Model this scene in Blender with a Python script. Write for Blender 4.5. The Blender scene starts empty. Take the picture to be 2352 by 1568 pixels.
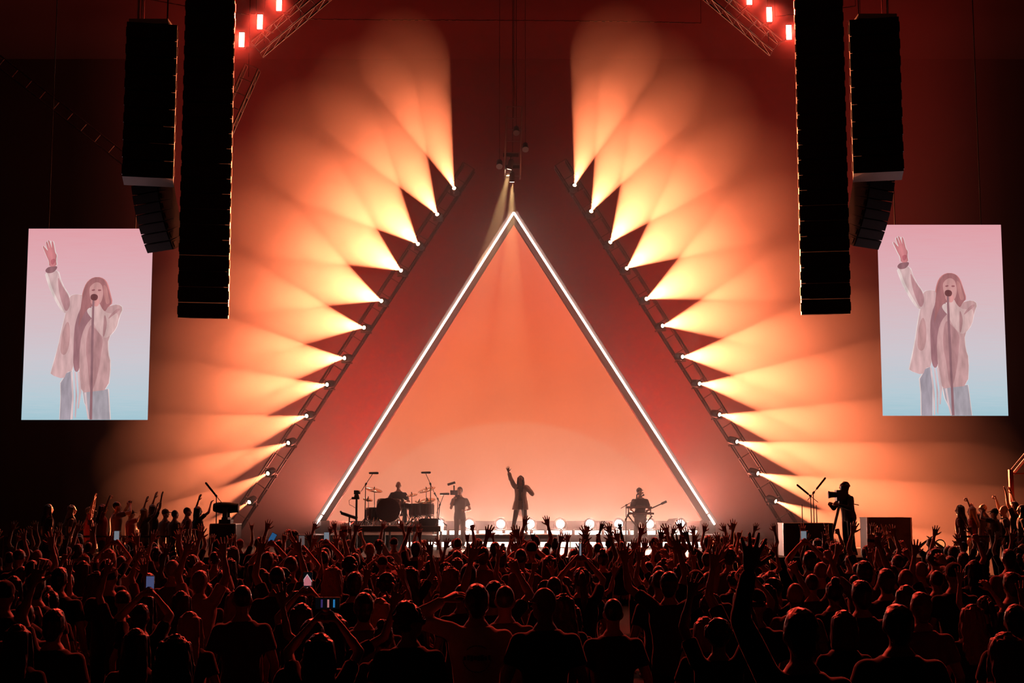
import bpy, math, random
from mathutils import Vector, Matrix, noise

# ---------------------------------------------------------------- camera, world, exposure
F = 3270.0; HV = 1155.0; CZ = 2.5; U0 = 1176.0; V0 = 784.0      # focal length and horizon in pixels of the 2352x1568 frame
PITCH = math.atan((HV - V0) / F)
sc = bpy.context.scene
COL = sc.collection
cam = bpy.data.cameras.new('camera'); cam_ob = bpy.data.objects.new('camera', cam); COL.objects.link(cam_ob)
cam.sensor_width = 36.0; cam.lens = F * 36.0 / 2352.0; cam.clip_end = 300
cam_ob.location = (0, 0, CZ); cam_ob.rotation_euler = (math.pi / 2 + PITCH, 0, 0)
sc.camera = cam_ob
FW = Vector((0, math.cos(PITCH), math.sin(PITCH))); UP = Vector((0, -math.sin(PITCH), math.cos(PITCH))); RT = Vector((1, 0, 0))

def P(u, v, Y):
    d = FW + RT * ((u - U0) / F) + UP * ((V0 - v) / F)
    return Vector((0, 0, CZ)) + d * (Y / d.y)

world = bpy.data.worlds.new('dark_arena'); sc.world = world; world.use_nodes = True
world.node_tree.nodes['Background'].inputs[0].default_value = (0.0012, 0.0007, 0.0006, 1)
sc.view_settings.view_transform = 'Standard'; sc.view_settings.look = 'None'
sc.view_settings.exposure = 0.0; sc.view_settings.gamma = 1.0; sc.view_settings.use_curve_mapping = False
cy = sc.cycles
cy.max_bounces = 2; cy.diffuse_bounces = 1; cy.glossy_bounces = 1; cy.transmission_bounces = 2; cy.transparent_max_bounces = 6
cy.volume_bounces = 0; cy.use_light_tree = True; cy.sample_clamp_indirect = 4.0; cy.caustics_reflective = False; cy.caustics_refractive = False

BEAM_POWER = 46000.0
BEAM_COLOR = (1.0, 0.27, 0.105)
HAZE = [(39.3, 52.0, .017, .030), (41.5, 51.5, .022, .030)]     # y0, y1, scatter, absorb
SCREEN_GAIN = 2.0
TUBE_GAIN = 30.0
STROBE_RED = 6300.0
ADDED_WASH_RED = 11000.0  # power of the added fill lamps behind the triangle

# ---------------------------------------------------------------- materials
MATS = {}
def mat(name, col, rough=.6, metal=0.0, var=.25, scale=9.0, bump=0.0, sheen=0.0):
    if name in MATS: return MATS[name]
    m = bpy.data.materials.new(name); m.use_nodes = True; nt = m.node_tree; b = nt.nodes['Principled BSDF']
    b.inputs['Roughness'].default_value = rough; b.inputs['Metallic'].default_value = metal
    if sheen: b.inputs['Sheen Weight'].default_value = sheen; b.inputs['Sheen Roughness'].default_value = .35
    tc = nt.nodes.new('ShaderNodeTexCoord'); n = nt.nodes.new('ShaderNodeTexNoise'); n.inputs['Scale'].default_value = scale; n.inputs['Detail'].default_value = 4
    mx = nt.nodes.new('ShaderNodeMix'); mx.data_type = 'RGBA'
    mx.inputs[6].default_value = tuple(c * (1 - var) for c in col) + (1,); mx.inputs[7].default_value = tuple(min(1, c * (1 + var)) for c in col) + (1,)
    nt.links.new(tc.outputs['Object'], n.inputs['Vector']); nt.links.new(n.outputs['Fac'], mx.inputs[0]); nt.links.new(mx.outputs[2], b.inputs['Base Color'])
    if bump:
        bp = nt.nodes.new('ShaderNodeBump'); bp.inputs['Strength'].default_value = bump; bp.inputs['Distance'].default_value = .02
        nt.links.new(n.outputs['Fac'], bp.inputs['Height']); nt.links.new(bp.outputs[0], b.inputs['Normal'])
    MATS[name] = m
    return m

def emat(name, col, strength=1.0, lamp=False):
    if name in MATS: return MATS[name]
    m = bpy.data.materials.new(name); m.use_nodes = True; m.cycles.emission_sampling = 'FRONT' if lamp else 'NONE'; nt = m.node_tree; nt.nodes.clear()
    o = nt.nodes.new('ShaderNodeOutputMaterial'); e = nt.nodes.new('ShaderNodeEmission')
    e.inputs[0].default_value = tuple(col) + (1,); e.inputs[1].default_value = strength
    nt.links.new(e.outputs[0], o.inputs[0]); MATS[name] = m
    return m

def lin(r, g, b):
    f = lambda c: (c / 255 / 12.92) if c <= 10 else ((c / 255 + .055) / 1.055) ** 2.4
    return (f(r), f(g), f(b))

BLACK = mat('black_paint', (.012, .011, .011), .45)
CASE = mat('case_black', (.02, .018, .018), .6)
GRILLE = mat('speaker_grille', (.016, .015, .015), .75, bump=.3, scale=60)
STEEL = mat('truss_steel', (.30, .29, .28), .38, .85)
DSTEEL = mat('dark_truss', (.06, .055, .055), .45, .6)
CHROME = mat('chrome', (.6, .6, .6), .18, 1.0)
DECKM = mat('stage_deck_paint', (.03, .028, .028), .5, bump=.15)
CONC = mat('hall_concrete', (.006, .0055, .0055), .9)
DRAPE = mat('black_drape', (.002, .0018, .0018), .95)
SKINS = [mat('skin_light', (.48, .27, .19), .5), mat('skin_tan', (.33, .18, .12), .5), mat('skin_dark', (.13, .07, .05), .5)]
HAIRS = {'black': mat('hair_black', (.012, .009, .008), .38, scale=40, sheen=.3), 'brown': mat('hair_brown', (.05, .026, .016), .4, scale=40, sheen=.3),
         'blond': mat('hair_blond', (.42, .25, .11), .45, scale=40, sheen=.3), 'ginger': mat('hair_ginger', (.22, .07, .025), .42, scale=40, sheen=.3), 'grey': mat('hair_grey', (.25, .23, .22), .45, scale=40, sheen=.3)}
CLOTH = {'black': mat('cloth_black', (.010, .009, .010), .9, sheen=.5), 'charcoal': mat('cloth_charcoal', (.035, .033, .034), .9, sheen=.5), 'grey': mat('cloth_grey', (.12, .115, .11), .9, sheen=.5),
         'white': mat('cloth_white', (.55, .52, .48), .88, sheen=.5), 'red': mat('cloth_red', (.22, .02, .02), .9, sheen=.5), 'navy': mat('cloth_navy', (.012, .016, .035), .9, sheen=.5),
         'denim': mat('cloth_denim', (.05, .065, .10), .9), 'cream': mat('jacket_cream', (.62, .50, .40), .75, sheen=.5)}

# ---------------------------------------------------------------- mesh collector
class MB:
    def __init__(s): s.v = []; s.f = []
    def add(s, vs, fs):
        k = len(s.v); s.v += [tuple(q) for q in vs]; s.f += [tuple(i + k for i in f) for f in fs]; return s
    def box(s, c, size, R=None):
        hx, hy, hz = [q / 2 for q in size]; c = Vector(c); vs = []
        for x in (-hx, hx):
            for y in (-hy, hy):
                for z in (-hz, hz):
                    q = Vector((x, y, z)); vs.append(c + (R @ q if R else q))
        return s.add(vs, [(0, 1, 3, 2), (4, 6, 7, 5), (0, 4, 5, 1), (2, 3, 7, 6), (0, 2, 6, 4), (1, 5, 7, 3)])
    def span(s, x0, x1, y0, y1, z0, z1): return s.box(((x0 + x1) / 2, (y0 + y1) / 2, (z0 + z1) / 2), (x1 - x0, y1 - y0, z1 - z0))
    def cyl(s, a, b, ra, rb=None, n=10, caps=True):
        a = Vector(a); b = Vector(b); rb = ra if rb is None else rb; d = (b - a)
        if d.length < 1e-6: return s
        q = d.to_track_quat('Z', 'Y'); vs = []
        for p, r in ((a, ra), (b, rb)):
            for i in range(n):
                t = 2 * math.pi * i / n; vs.append(p + q @ Vector((r * math.cos(t), r * math.sin(t), 0)))
        fs = [(i, (i + 1) % n, n + (i + 1) % n, n + i) for i in range(n)]
        if caps: fs += [tuple(range(n - 1, -1, -1)), tuple(range(n, 2 * n))]
        return s.add(vs, fs)
    def path(s, pts, r, n=6):
        for a, b in zip(pts[:-1], pts[1:]): s.cyl(a, b, r, n=n)
        return s
    def lathe(s, a, d, prof, n=16):       # prof: (along, radius) from a along d
        a = Vector(a); q = Vector(d).to_track_quat('Z', 'Y'); vs = []
        for h, r in prof:
            for i in range(n):
                t = 2 * math.pi * i / n; vs.append(a + q @ Vector((r * math.cos(t), r * math.sin(t), h)))
        fs = []
        for k in range(len(prof) - 1):
            for i in range(n): fs.append((k * n + i, k * n + (i + 1) % n, (k + 1) * n + (i + 1) % n, (k + 1) * n + i))
        fs += [tuple(range(n - 1, -1, -1)), tuple((len(prof) - 1) * n + i for i in range(n))]
        return s.add(vs, fs)
    def capsule(s, a, b, ra, rb, n=10):
        a = Vector(a); b = Vector(b); d = b - a; L = d.length
        prof = [(-ra * .98, ra * .2), (-ra * .75, ra * .66), (-ra * .38, ra * .92), (0, ra), (L, rb), (L + rb * .38, rb * .92), (L + rb * .75, rb * .66), (L + rb * .98, rb * .2)]
        return s.lathe(a, d if L > 1e-6 else Vector((0, 0, 1)), prof, n)
    def chain(s, pts, rs, n=10):
        for i in range(len(pts) - 1): s.capsule(pts[i], pts[i + 1], rs[i], rs[i + 1], n)
        return s
    def ell(s, c, rx, ry, rz, n=14, m=9, R=None):
        c = Vector(c); vs = []; fs = []
        for j in range(m + 1):
            t = math.pi * (j + .06) / (m + .12)
            for i in range(n):
                p = 2 * math.pi * i / n; q = Vector((rx * math.sin(t) * math.cos(p), ry * math.sin(t) * math.sin(p), rz * math.cos(t))); vs.append(c + (R @ q if R else q))
        for j in range(m):
            for i in range(n): fs.append((j * n + i, (j + 1) * n + i, (j + 1) * n + (i + 1) % n, j * n + (i + 1) % n))
        fs += [tuple(range(n)), tuple(m * n + n - 1 - i for i in range(n))]
        return s.add(vs, fs)
    def loft(s, secs, n=20, M=None):       # secs: (z, rx, ry, x, y)
        vs = []; fs = []
        for z, rx, ry, x, y in secs:
            for i in range(n):
                t = 2 * math.pi * i / n; cx, sy = math.cos(t), math.sin(t); e = .82
                q = Vector((x + rx * math.copysign(abs(cx) ** e, cx), y + ry * math.copysign(abs(sy) ** e, sy), z)); vs.append(M @ q if M else q)
        for k in range(len(secs) - 1):
            for i in range(n): fs.append((k * n + i, k * n + (i + 1) % n, (k + 1) * n + (i + 1) % n, (k + 1) * n + i))
        fs += [tuple(range(n - 1, -1, -1)), tuple((len(secs) - 1) * n + i for i in range(n))]
        return s.add(vs, fs)
    def mesh(s, name, m=None, off=None, smooth=False):
        me = bpy.data.meshes.new(name); off = Vector(off) if off is not None else Vector((0, 0, 0))
        me.from_pydata([tuple(Vector(q) - off) for q in s.v], [], s.f); me.update()
        if m: me.materials.append(m)
        if smooth: me.shade_smooth()
        return me

def link(name, data, parent=None, loc=None):
    o = bpy.data.objects.new(name, data); COL.objects.link(o)
    if parent: o.parent = parent
    if loc is not None: o.location = loc
    return o
def tag(o, label=None, cat=None, group=None, kind=None):
    if label: o['label'] = label
    if cat: o['category'] = cat
    if group: o['group'] = group
    if kind: o['kind'] = kind
    return o
def thing(name, label, cat, loc=(0, 0, 0), group=None): return tag(link(name, None, None, loc), label, cat, group)
def wpos(root):
    p = Vector((0, 0, 0))
    while root is not None: p += root.location; root = root.parent
    return p
def part(root, name, mb, m, smooth=False):      # mb in world coordinates, root not rotated
    return link(name, mb.mesh(name, m, wpos(root), smooth), root)
def solo(name, mb, m, label, cat, loc, group=None, smooth=False): return tag(link(name, mb.mesh(name, m, loc, smooth), None, loc), label, cat, group)
def struct(name, mb, m): return tag(link(name, mb.mesh(name, m)), kind='structure')
def copy_tree(o, parent=None):
    c = o.copy(); COL.objects.link(c)
    if parent: c.parent = parent
    for ch in list(o.children): copy_tree(ch, c)
    return c

# ---------------------------------------------------------------- figures: fused surfaces grown from tapered limbs
def fuse(mb, vox, smooth=3, ratio=1.0, bumpy=0.0, bscale=20.0):
    me0 = mb.mesh('tmp'); o = link('tmp', me0)
    r = o.modifiers.new('r', 'REMESH'); r.mode = 'VOXEL'; r.voxel_size = vox; r.use_smooth_shade = True
    if smooth: k = o.modifiers.new('s', 'SMOOTH'); k.factor = .5; k.iterations = smooth
    if ratio < 1: dm = o.modifiers.new('d', 'DECIMATE'); dm.ratio = ratio
    bpy.context.view_layer.update()
    dg = bpy.context.evaluated_depsgraph_get()
    me = bpy.data.meshes.new_from_object(o.evaluated_get(dg))
    vs = [v.co.copy() for v in me.vertices]; fs = [tuple(p.vertices) for p in me.polygons]
    if bumpy:
        ns = [v.normal.copy() for v in me.vertices]
        vs = [q + n * bumpy * noise.noise(Vector((q.x * bscale * 1.6, q.y * bscale * 1.6, q.z * bscale * .35))) for q, n in zip(vs, ns)]
    bpy.data.objects.remove(o); bpy.data.meshes.remove(me0); bpy.data.meshes.remove(me)
    out = MB(); out.add(vs, fs); return out

HANDS = {}
def hand(pose):            # right hand, wrist at origin, fingers along +Z, palm towards +Y, thumb towards -X
    if pose in HANDS: return HANDS[pose]
    mb = MB()
    mb.loft([(-.02, .024, .018, 0, 0), (.0, .027, .018, 0, 0), (.035, .037, .017, -.002, .002), (.075, .043, .016, -.001, .002), (.1, .038, .012, 0, .002)], 14)
    curl = {'spread': (5, 9, 8), 'relaxed': (22, 28, 18), 'grip': (58, 62, 40), 'point': (8, 8, 5), 'horns': (8, 8, 5), 'flat': (3, 4, 4)}[pose]
    spread = {'spread': 1.9, 'relaxed': .8, 'grip': .4, 'point': .4, 'horns': 1.0, 'flat': .35}[pose]
    for k, (x, L, a, z) in enumerate(((-.032, .074, -9, .09), (-.011, .083, -3, .096), (.011, .076, 4, .093), (.031, .060, 11, .084))):
        c = curl
        if pose == 'point' and k > 0: c = (75, 80, 50)
        if pose == 'horns' and k in (1, 2): c = (75, 80, 50)
        p = Vector((x, .002, z - .012)); ang = 0; R0 = Matrix.Rotation(math.radians(a * spread), 3, 'Y'); pts = [p]
        for sgm, f in enumerate((.46, .30, .24)):
            ang += math.radians(c[sgm]); d = R0 @ Vector((0, math.sin(ang), math.cos(ang))); p = p + d * L * f * 1.12; pts.append(p)
        mb.chain(pts, [.0108, .0102, .0094, .0078], 8)
    t = {'spread': (Vector((-.80, .12, .55)), Vector((-.62, .2, .75))), 'relaxed': (Vector((-.6, .35, .7)), Vector((-.3, .4, .85))), 'grip': (Vector((-.5, .7, .5)), Vector((.3, .85, .4))),
         'point': (Vector((-.3, .8, .5)), Vector((.5, .6, .4))), 'horns': (Vector((-.3, .8, .5)), Vector((.5, .6, .4))), 'flat': (Vector((-.55, .1, .8)), Vector((-.2, .1, .95)))}[pose]
    p0 = Vector((-.026, .004, .022)); p1 = p0 + t[0].normalized() * .040; p2 = p1 + t[1].normalized() * .030; p3 = p2 + t[1].normalized() * .022
    mb.chain([p0, p1, p2, p3], [.014, .0125, .0105, .0082], 8)
    HANDS[pose] = fuse(mb, .0048, 2, .32)
    return HANDS[pose]

def put_hand(mb, pose, wrist, d, palm, side, k=1.0):
    z = Vector(d).normalized(); y = Vector(palm); y = (y - z * y.dot(z)).normalized(); x = y.cross(z)
    h = hand(pose); vs = []
    for q in h.v: vs.append(Vector(wrist) + (x * (q[0] * side) + y * q[1] + z * q[2]) * k)
    mb.add(vs, h.f if side > 0 else [tuple(reversed(f)) for f in h.f])

def figure(shape='m', arms=None, legs=None, lean=0.0, head=(0, 0), sleeve='short', hips=None):
    """returns body, shirt, trousers collectors and the head matrix; faces +Y, standing height about 1.78"""
    fem = shape == 'f'; sw = .88 if fem else 1.0; hw = 1.04 if fem else 1.0; ww = .86 if fem else 1.0; ar = .84 if fem else 1.0
    pz = Vector((0, 0, .93)); off = Vector(hips) - pz if hips else Vector((0, 0, 0))
    ML = Matrix.Translation(off) @ Matrix.Translation(pz) @ Matrix.Rotation(-lean, 4, 'X') @ Matrix.Translation(-pz)
    def tors(g, lo, hi):
        S = [(.84, .142 * hw, .102), (.90, .160 * hw, .112), (.97, .164 * hw, .114), (1.08, .147 * ww, .104), (1.20, .156 * ww, .110), (1.32, .180 * sw, .120), (1.38, .178 * sw, .113), (1.42, .158 * sw, .100), (1.455, .122 * sw, .084), (1.485, .090, .072), (1.52, .070, .062)]
        return [(z, rx + g, ry + g, 0, -.005) for z, rx, ry in S if lo <= z <= hi]
    body = MB(); body.loft(tors(0, 0, 2), 20, ML)
    body.capsule(ML @ Vector((0, -.012, 1.46)), ML @ Vector((0, .004, 1.59)), .056 * (ar + .05), .053, 12)
    hb = Vector((0, 0, 1.57))
    MH = ML @ Matrix.Translation(hb) @ Matrix.Rotation(math.radians(head[1]), 4, 'Z') @ Matrix.Rotation(math.radians(-head[0]), 4, 'X') @ Matrix.Translation(-hb)
    hd = MB()
    hd.ell((0, .006, 1.672), .075, .096, .108); hd.ell((0, .044, 1.608), .056, .056, .062); hd.ell((0, .02, 1.63), .066, .07, .07)
    hd.capsule((0, .098, 1.672), (0, .118, 1.64), .010, .015, 8); hd.ell((0, .090, 1.604), .024, .016, .012); hd.ell((0, .078, 1.572), .022, .02, .018)
    for sx in (-1, 1):
        hd.ell((sx * .076, .0, 1.648), .013, .026, .036); hd.ell((sx * .031, .083, 1.668), .016, .014, .011); hd.ell((sx * .031, .084, 1.690), .024, .016, .008)
    body.add([MH @ Vector(q) for q in hd.v], hd.f)
    shirt = MB(); shirt.loft(tors(.016, .80, 1.49), 20, ML); hands = []
    arms = arms or (((.30, -.03, 1.17), (.30, .06, .93), 'relaxed', (-1, 0, 0)), ((-.30, -.03, 1.17), (-.30, .06, .93), 'relaxed', (1, 0, 0)))
    for side, a in zip((1, -1), arms):
        el, wr, hp, pn = Vector(a[0]), Vector(a[1]), a[2], a[3]
        up = max(0.0, min(1.0, (el.z - 1.30) / .3))
        sh = ML @ Vector((side * (.188 - .018 * up) * sw, -.005, 1.395 + .07 * up))
        inner = ML @ Vector((side * .11 * sw, -.005, 1.385 + .03 * up))
        ud = (el - sh); ul = .295 * (.95 if fem else 1); el = sh + ud.normalized() * ul
        fd = (wr - el); wr = el + fd.normalized() * .255 * (.95 if fem else 1)
        body.chain([inner, sh, el, wr], [.062 * ar, .055 * ar, .041 * ar, .026 * ar], 10); body.capsule(el, el + (wr - el) * .4, .041 * ar, .040 * ar)
        hands.append((hp, wr, (wr - el) if len(a) < 5 else Vector(a[4]), pn, side))
        shirt.capsule(inner, sh, .075 * ar, .070 * ar, 10)
        if sleeve == 'long': shirt.cyl(sh, el, .069 * ar, .056 * ar, 12); shirt.capsule(el, wr - (wr - el) * .12, .055 * ar, .042 * ar)
        elif sleeve == 'short': shirt.cyl(sh - ud.normalized() * .02, sh + ud.normalized() * ul * .62, .070 * ar, .068 * ar, 12)
    tr = MB(); tr.loft([(z, rx, ry, x, y) for z, rx, ry, x, y in tors(.010, .80, 1.0)], 20, Matrix.Translation(off))
    L = legs or (((.10, .02, .50), (.105, -.02, .09), (.125, .13, .035)), ((-.10, .02, .50), (-.105, -.02, .09), (-.125, .13, .035)))
    for side, (kn, an, toe) in zip((1, -1), L):
        hp_ = Vector((side * .088 * hw, 0, .89)) + off; kn, an, toe = Vector(kn), Vector(an), Vector(toe)
        body.chain([hp_, kn, an], [.085, .056, .038], 10); heel = an + (an - toe).normalized() * .03; heel.z = toe.z + .012
        body.capsule(heel, toe, .042, .034, 10); body.capsule(an, heel, .038, .04)
        tr.chain([hp_, kn, an + (kn - an) * .1], [.100, .074, .060], 12)
    body = fuse(body, .0125, 3, .55)
    for hp, wr, d, pn, side in hands: put_hand(body, hp, wr, d, pn, side, 1.02 if fem else 1.1)
    return dict(body=body, shirt=fuse(shirt, .017, 4, .6, .006, 9), trousers=fuse(tr, .018, 3, .5, .005, 8), head=MH)

def hair_mb(kind):
    h = MB(); c = (0, -.014, 1.682)
    if kind == 'buzz': h.ell((0, -.006, 1.683), .080, .097, .102); return fuse(h, .009, 1, .5)
    h.ell(c, .087, .100, .110)
    if kind == 'short': h.ell((0, .03, 1.745), .062, .06, .045); h.ell((0, -.045, 1.622), .068, .058, .082); return fuse(h, .009, 1, .6, .006, 46)
    if kind == 'curly':
        rnd = random.Random(4)
        for i in range(46):
            a = rnd.uniform(0, 6.283); e = rnd.uniform(-.35, 1.4); q = Vector((math.cos(a) * math.cos(e) * .088, math.sin(a) * math.cos(e) * .088 - .02, math.sin(e) * .10 + 1.69))
            if q.y < .06 or q.z > 1.74: h.ell(q, .028, .028, .028, 8, 6)
        return fuse(h, .009, 1, .6, .006, 50)
    if kind in ('long', 'wavy'):
        w = 1.0 if kind == 'long' else 1.16
        h.loft([(1.74, .085 * w, .085, 0, -.02), (1.66, .098 * w, .080, 0, -.03), (1.58, .103 * w, .068, 0, -.048), (1.50, .112 * w, .056, 0, -.078), (1.42, .118 * w, .042, 0, -.118), (1.33, .112 * w, .032, 0, -.148), (1.25, .085 * w, .022, 0, -.158)], 18)
        for sx in (-1, 1): h.chain([(sx * .078, .01, 1.70), (sx * .094, .012, 1.58), (sx * .10, .03, 1.45)], [.03, .03, .022], 8)
        return fuse(h, .011, 2, .6, .008 if kind == 'long' else .018, 40 if kind == 'long' else 30)
    if kind == 'bob':
        h.loft([(1.74, .088, .085, 0, -.02), (1.66, .104, .085, 0, -.026), (1.56, .116, .076, 0, -.036), (1.49, .108, .060, 0, -.05)], 18); return fuse(h, .011, 2, .6, .010, 36)
    if kind == 'ponytail':
        h.chain([(0, -.10, 1.73), (0, -.155, 1.70), (.012, -.178, 1.60), (.02, -.170, 1.46), (.01, -.175, 1.36)], [.03, .034, .040, .034, .012], 10); return fuse(h, .009, 1, .6, .010, 30)
    if kind == 'bun':
        h.ell((0, -.075, 1.785), .048, .048, .044); return fuse(h, .009, 1, .6, .010, 30)
    if kind in ('cap', 'cap_back'):
        s = 1 if kind == 'cap' else -1; k = MB()
        k.ell((0, -.004, 1.705), .090, .106, .092); k.box((0, s * .135, 1.698), (.125, .10, .012), Matrix.Rotation(-s * .22, 3, 'X')); k.capsule((0, 0, 1.797), (0, 0, 1.800), .010, .010, 8)
        return fuse(k, .008, 2, .6)
    return fuse(h, .009, 1, .6, .012, 30)

HAIR_DATA = {}
def hair_mesh(kind):
    if kind not in HAIR_DATA:
        mb = hair_mb(kind); me = mb.mesh('hair_' + kind, None, None, True); HAIR_DATA[kind] = me
    return HAIR_DATA[kind]

BODY_DATA = {}
def body_data(key, **kw):
    if key not in BODY_DATA:
        f = figure(**kw)
        d = {k: f[k].mesh(k, None, None, True) for k in ('body', 'shirt', 'trousers')}
        d['head'] = f['head']; BODY_DATA[key] = d
    return BODY_DATA[key]

def setmat(o, m):
    if not o.data.materials: o.data.materials.append(m)
    o.material_slots[0].link = 'OBJECT'; o.material_slots[0].material = m

def person(bd, loc, rz=0.0, scale=1.0, hair='short', haircol='black', shirt='black', trousers='black', skin=0, label=None, group=None, lx=1.0, hairscale=1.0):
    o = link('person', bd['body'], None, loc); o.rotation_euler = (0, 0, rz); o.scale = (scale * lx, scale * lx, scale)
    setmat(o, SKINS[skin]); tag(o, label, 'person', group)
    s = link('shirt', bd['shirt'], o); setmat(s, CLOTH[shirt])
    t = link('trousers', bd['trousers'], o); setmat(t, CLOTH[trousers])
    if hair:
        h = link('cap' if hair.startswith('cap') else 'hair', hair_mesh(hair), o); h.matrix_local = bd['head']
        setmat(h, CLOTH[haircol] if hair.startswith('cap') else HAIRS[haircol])
    return o

FWD = (0, 1, 0)
ARM = {  # elbow, wrist, hand, palm normal  (for the +X side; mirrored for -X)
    'down': ((.27, -.05, 1.15), (.29, .05, .90), 'relaxed', (-1, 0, 0)),
    'up': ((.27, .06, 1.70), (.22, .12, 1.98), 'spread', FWD),
    'up_wide': ((.40, .05, 1.62), (.46, .10, 1.90), 'spread', FWD),
    'up_relaxed': ((.30, .14, 1.62), (.20, .26, 1.86), 'relaxed', FWD),
    'up_point': ((.24, .14, 1.68), (.20, .28, 1.93), 'point', FWD),
    'up_horns': ((.25, .06, 1.70), (.24, .12, 1.98), 'horns', FWD),
    'clap': ((.27, .22, 1.52), (.06, .30, 1.72), 'flat', (-1, 0, 0)),
    'fist': ((.29, .08, 1.66), (.25, .16, 1.92), 'grip', FWD),
    'phone': ((.20, .24, 1.36), (.07, .42, 1.56), 'grip', (-1, .25, 0)),
    'phone_high': ((.22, .16, 1.62), (.06, .28, 1.86), 'grip', (-1, .2, 0)),
    'cup': ((.28, .20, 1.28), (.20, .38, 1.44), 'grip', (-1, 0, 0)),
    'head': ((.34, .10, 1.56), (.16, -.02, 1.70), 'relaxed', (-.8, .2, -.4)),
}
def arm(k, side):
    e, w, h, n = ARM[k]
    return ((e[0] * side, e[1], e[2]), (w[0] * side, w[1], w[2]), h, (n[0] * side, n[1], n[2]))
def pose(shape, r, l, sleeve='short', head=(0, 0)):
    return body_data((shape, r, l, sleeve, head), shape=shape, arms=(arm(r, 1), arm(l, -1)), sleeve=sleeve, head=head)

# ---------------------------------------------------------------- the hall
CEIL = 21.0; DECK = 1.15
struct('floor', MB().span(-42, 42, -6, 60, -.3, 0), CONC)
struct('ceiling', MB().span(-42, 42, -6, 60, CEIL, CEIL + .3), CONC)
struct('wall_back', MB().span(-42, 42, 58, 58.3, 0, CEIL - .01), DRAPE)
struct('wall_left', MB().span(-42.3, -42, -6, 60, 0, CEIL - .01), DRAPE)
struct('wall_right', MB().span(42, 42.3, -6, 60, 0, CEIL - .01), DRAPE)

st = thing('stage', 'wide black concert stage in front of the glowing triangle', 'stage', (0, 44, 0))
part(st, 'deck', MB().span(-11.5, 11.5, 36.0, 55, DECK - .2, DECK), DECKM)
part(st, 'front_skirt', MB().span(-11.45, 11.45, 36.1, 36.2, 0, DECK - .2), DRAPE)
part(st, 'upper_deck', MB().span(-6.9, 6.9, 43.95, 52, DECK, 1.53), DECKM)
for i in range(12): part(st, 'leg', MB().cyl((-11 + 2 * i, 36.6, 0), (-11 + 2 * i, 36.6, DECK - .2), .05), STEEL)

# ---------------------------------------------------------------- haze hanging over the stage
for k, (ya, yb, ds, da) in enumerate(HAZE):
    m = bpy.data.materials.new('haze_%d' % k); m.use_nodes = True; nt = m.node_tree; nt.nodes.clear()
    out = nt.nodes.new('ShaderNodeOutputMaterial'); s_ = nt.nodes.new('ShaderNodeVolumeScatter'); a_ = nt.nodes.new('ShaderNodeVolumeAbsorption'); ad = nt.nodes.new('ShaderNodeAddShader')
    s_.inputs['Color'].default_value = (1, 1, 1, 1); s_.inputs['Density'].default_value = ds; s_.inputs['Anisotropy'].default_value = .15
    a_.inputs['Color'].default_value = (.70, 0.06, 0.0, 1); a_.inputs['Density'].default_value = da
    nt.links.new(s_.outputs[0], ad.inputs[0]); nt.links.new(a_.outputs[0], ad.inputs[1]); nt.links.new(ad.outputs[0], out.inputs['Volume'])
    tag(link('haze', MB().span(-12.4 + .9 * k, 15.5 - .9 * k, ya, yb, .05 + .02 * k, 20.5 + .1 * k).mesh('haze', m)), 'thin stage haze glowing in the light beams' if k == 0 else 'denser stage haze close around the triangle and lamps', 'haze', None, 'stuff')

# ---------------------------------------------------------------- the glowing triangle
YT, YS = 46.0, 48.1
A, B, C_ = P(1180, 489, YT), P(727, 1204, YT), P(1641, 1204, YT)
A2, B2, C2 = P(1180, 516, YS), P(752, 1196, YS), P(1612, 1196, YS)
tri = thing('triangle_screen', 'huge triangular screen glowing coral inside a white light outline', 'screen', (A2.x, YS, B2.z))
me = bpy.data.meshes.new('led_panel'); o0 = Vector((A2.x, YS, B2.z)); me.from_pydata([tuple(q - o0) for q in (A2, B2, C2)], [], [(0, 1, 2)])
m = bpy.data.materials.new('triangle_picture'); m.use_nodes = True; nt = m.node_tree; nt.nodes.clear(); N = nt.nodes.new; LK = nt.links.new
out = N('ShaderNodeOutputMaterial'); em = N('ShaderNodeEmission'); tc = N('ShaderNodeTexCoord'); sx = N('ShaderNodeSeparateXYZ'); mr = N('ShaderNodeMapRange'); rp = N('ShaderNodeValToRGB')
LK(tc.outputs['Object'], sx.inputs[0]); LK(sx.outputs['Z'], mr.inputs[0]); mr.inputs[2].default_value = A2.z - B2.z
mr.inputs[1].default_value = 0
cr = rp.color_ramp; cr.elements[0].position = 0; cr.elements[1].position = 1
cr.elements[0].color = lin(240, 168, 150) + (1,); cr.elements[1].color = lin(228, 112, 84) + (1,)
for p_, c_ in ((.20, (238, 152, 124)), (.33, (238, 134, 96)), (.55, (236, 118, 78)), (.75, (232, 108, 76))):
    e_ = cr.elements.new(p_); e_.color = lin(*c_) + (1,)
LK(mr.outputs[0], rp.inputs[0])
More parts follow.
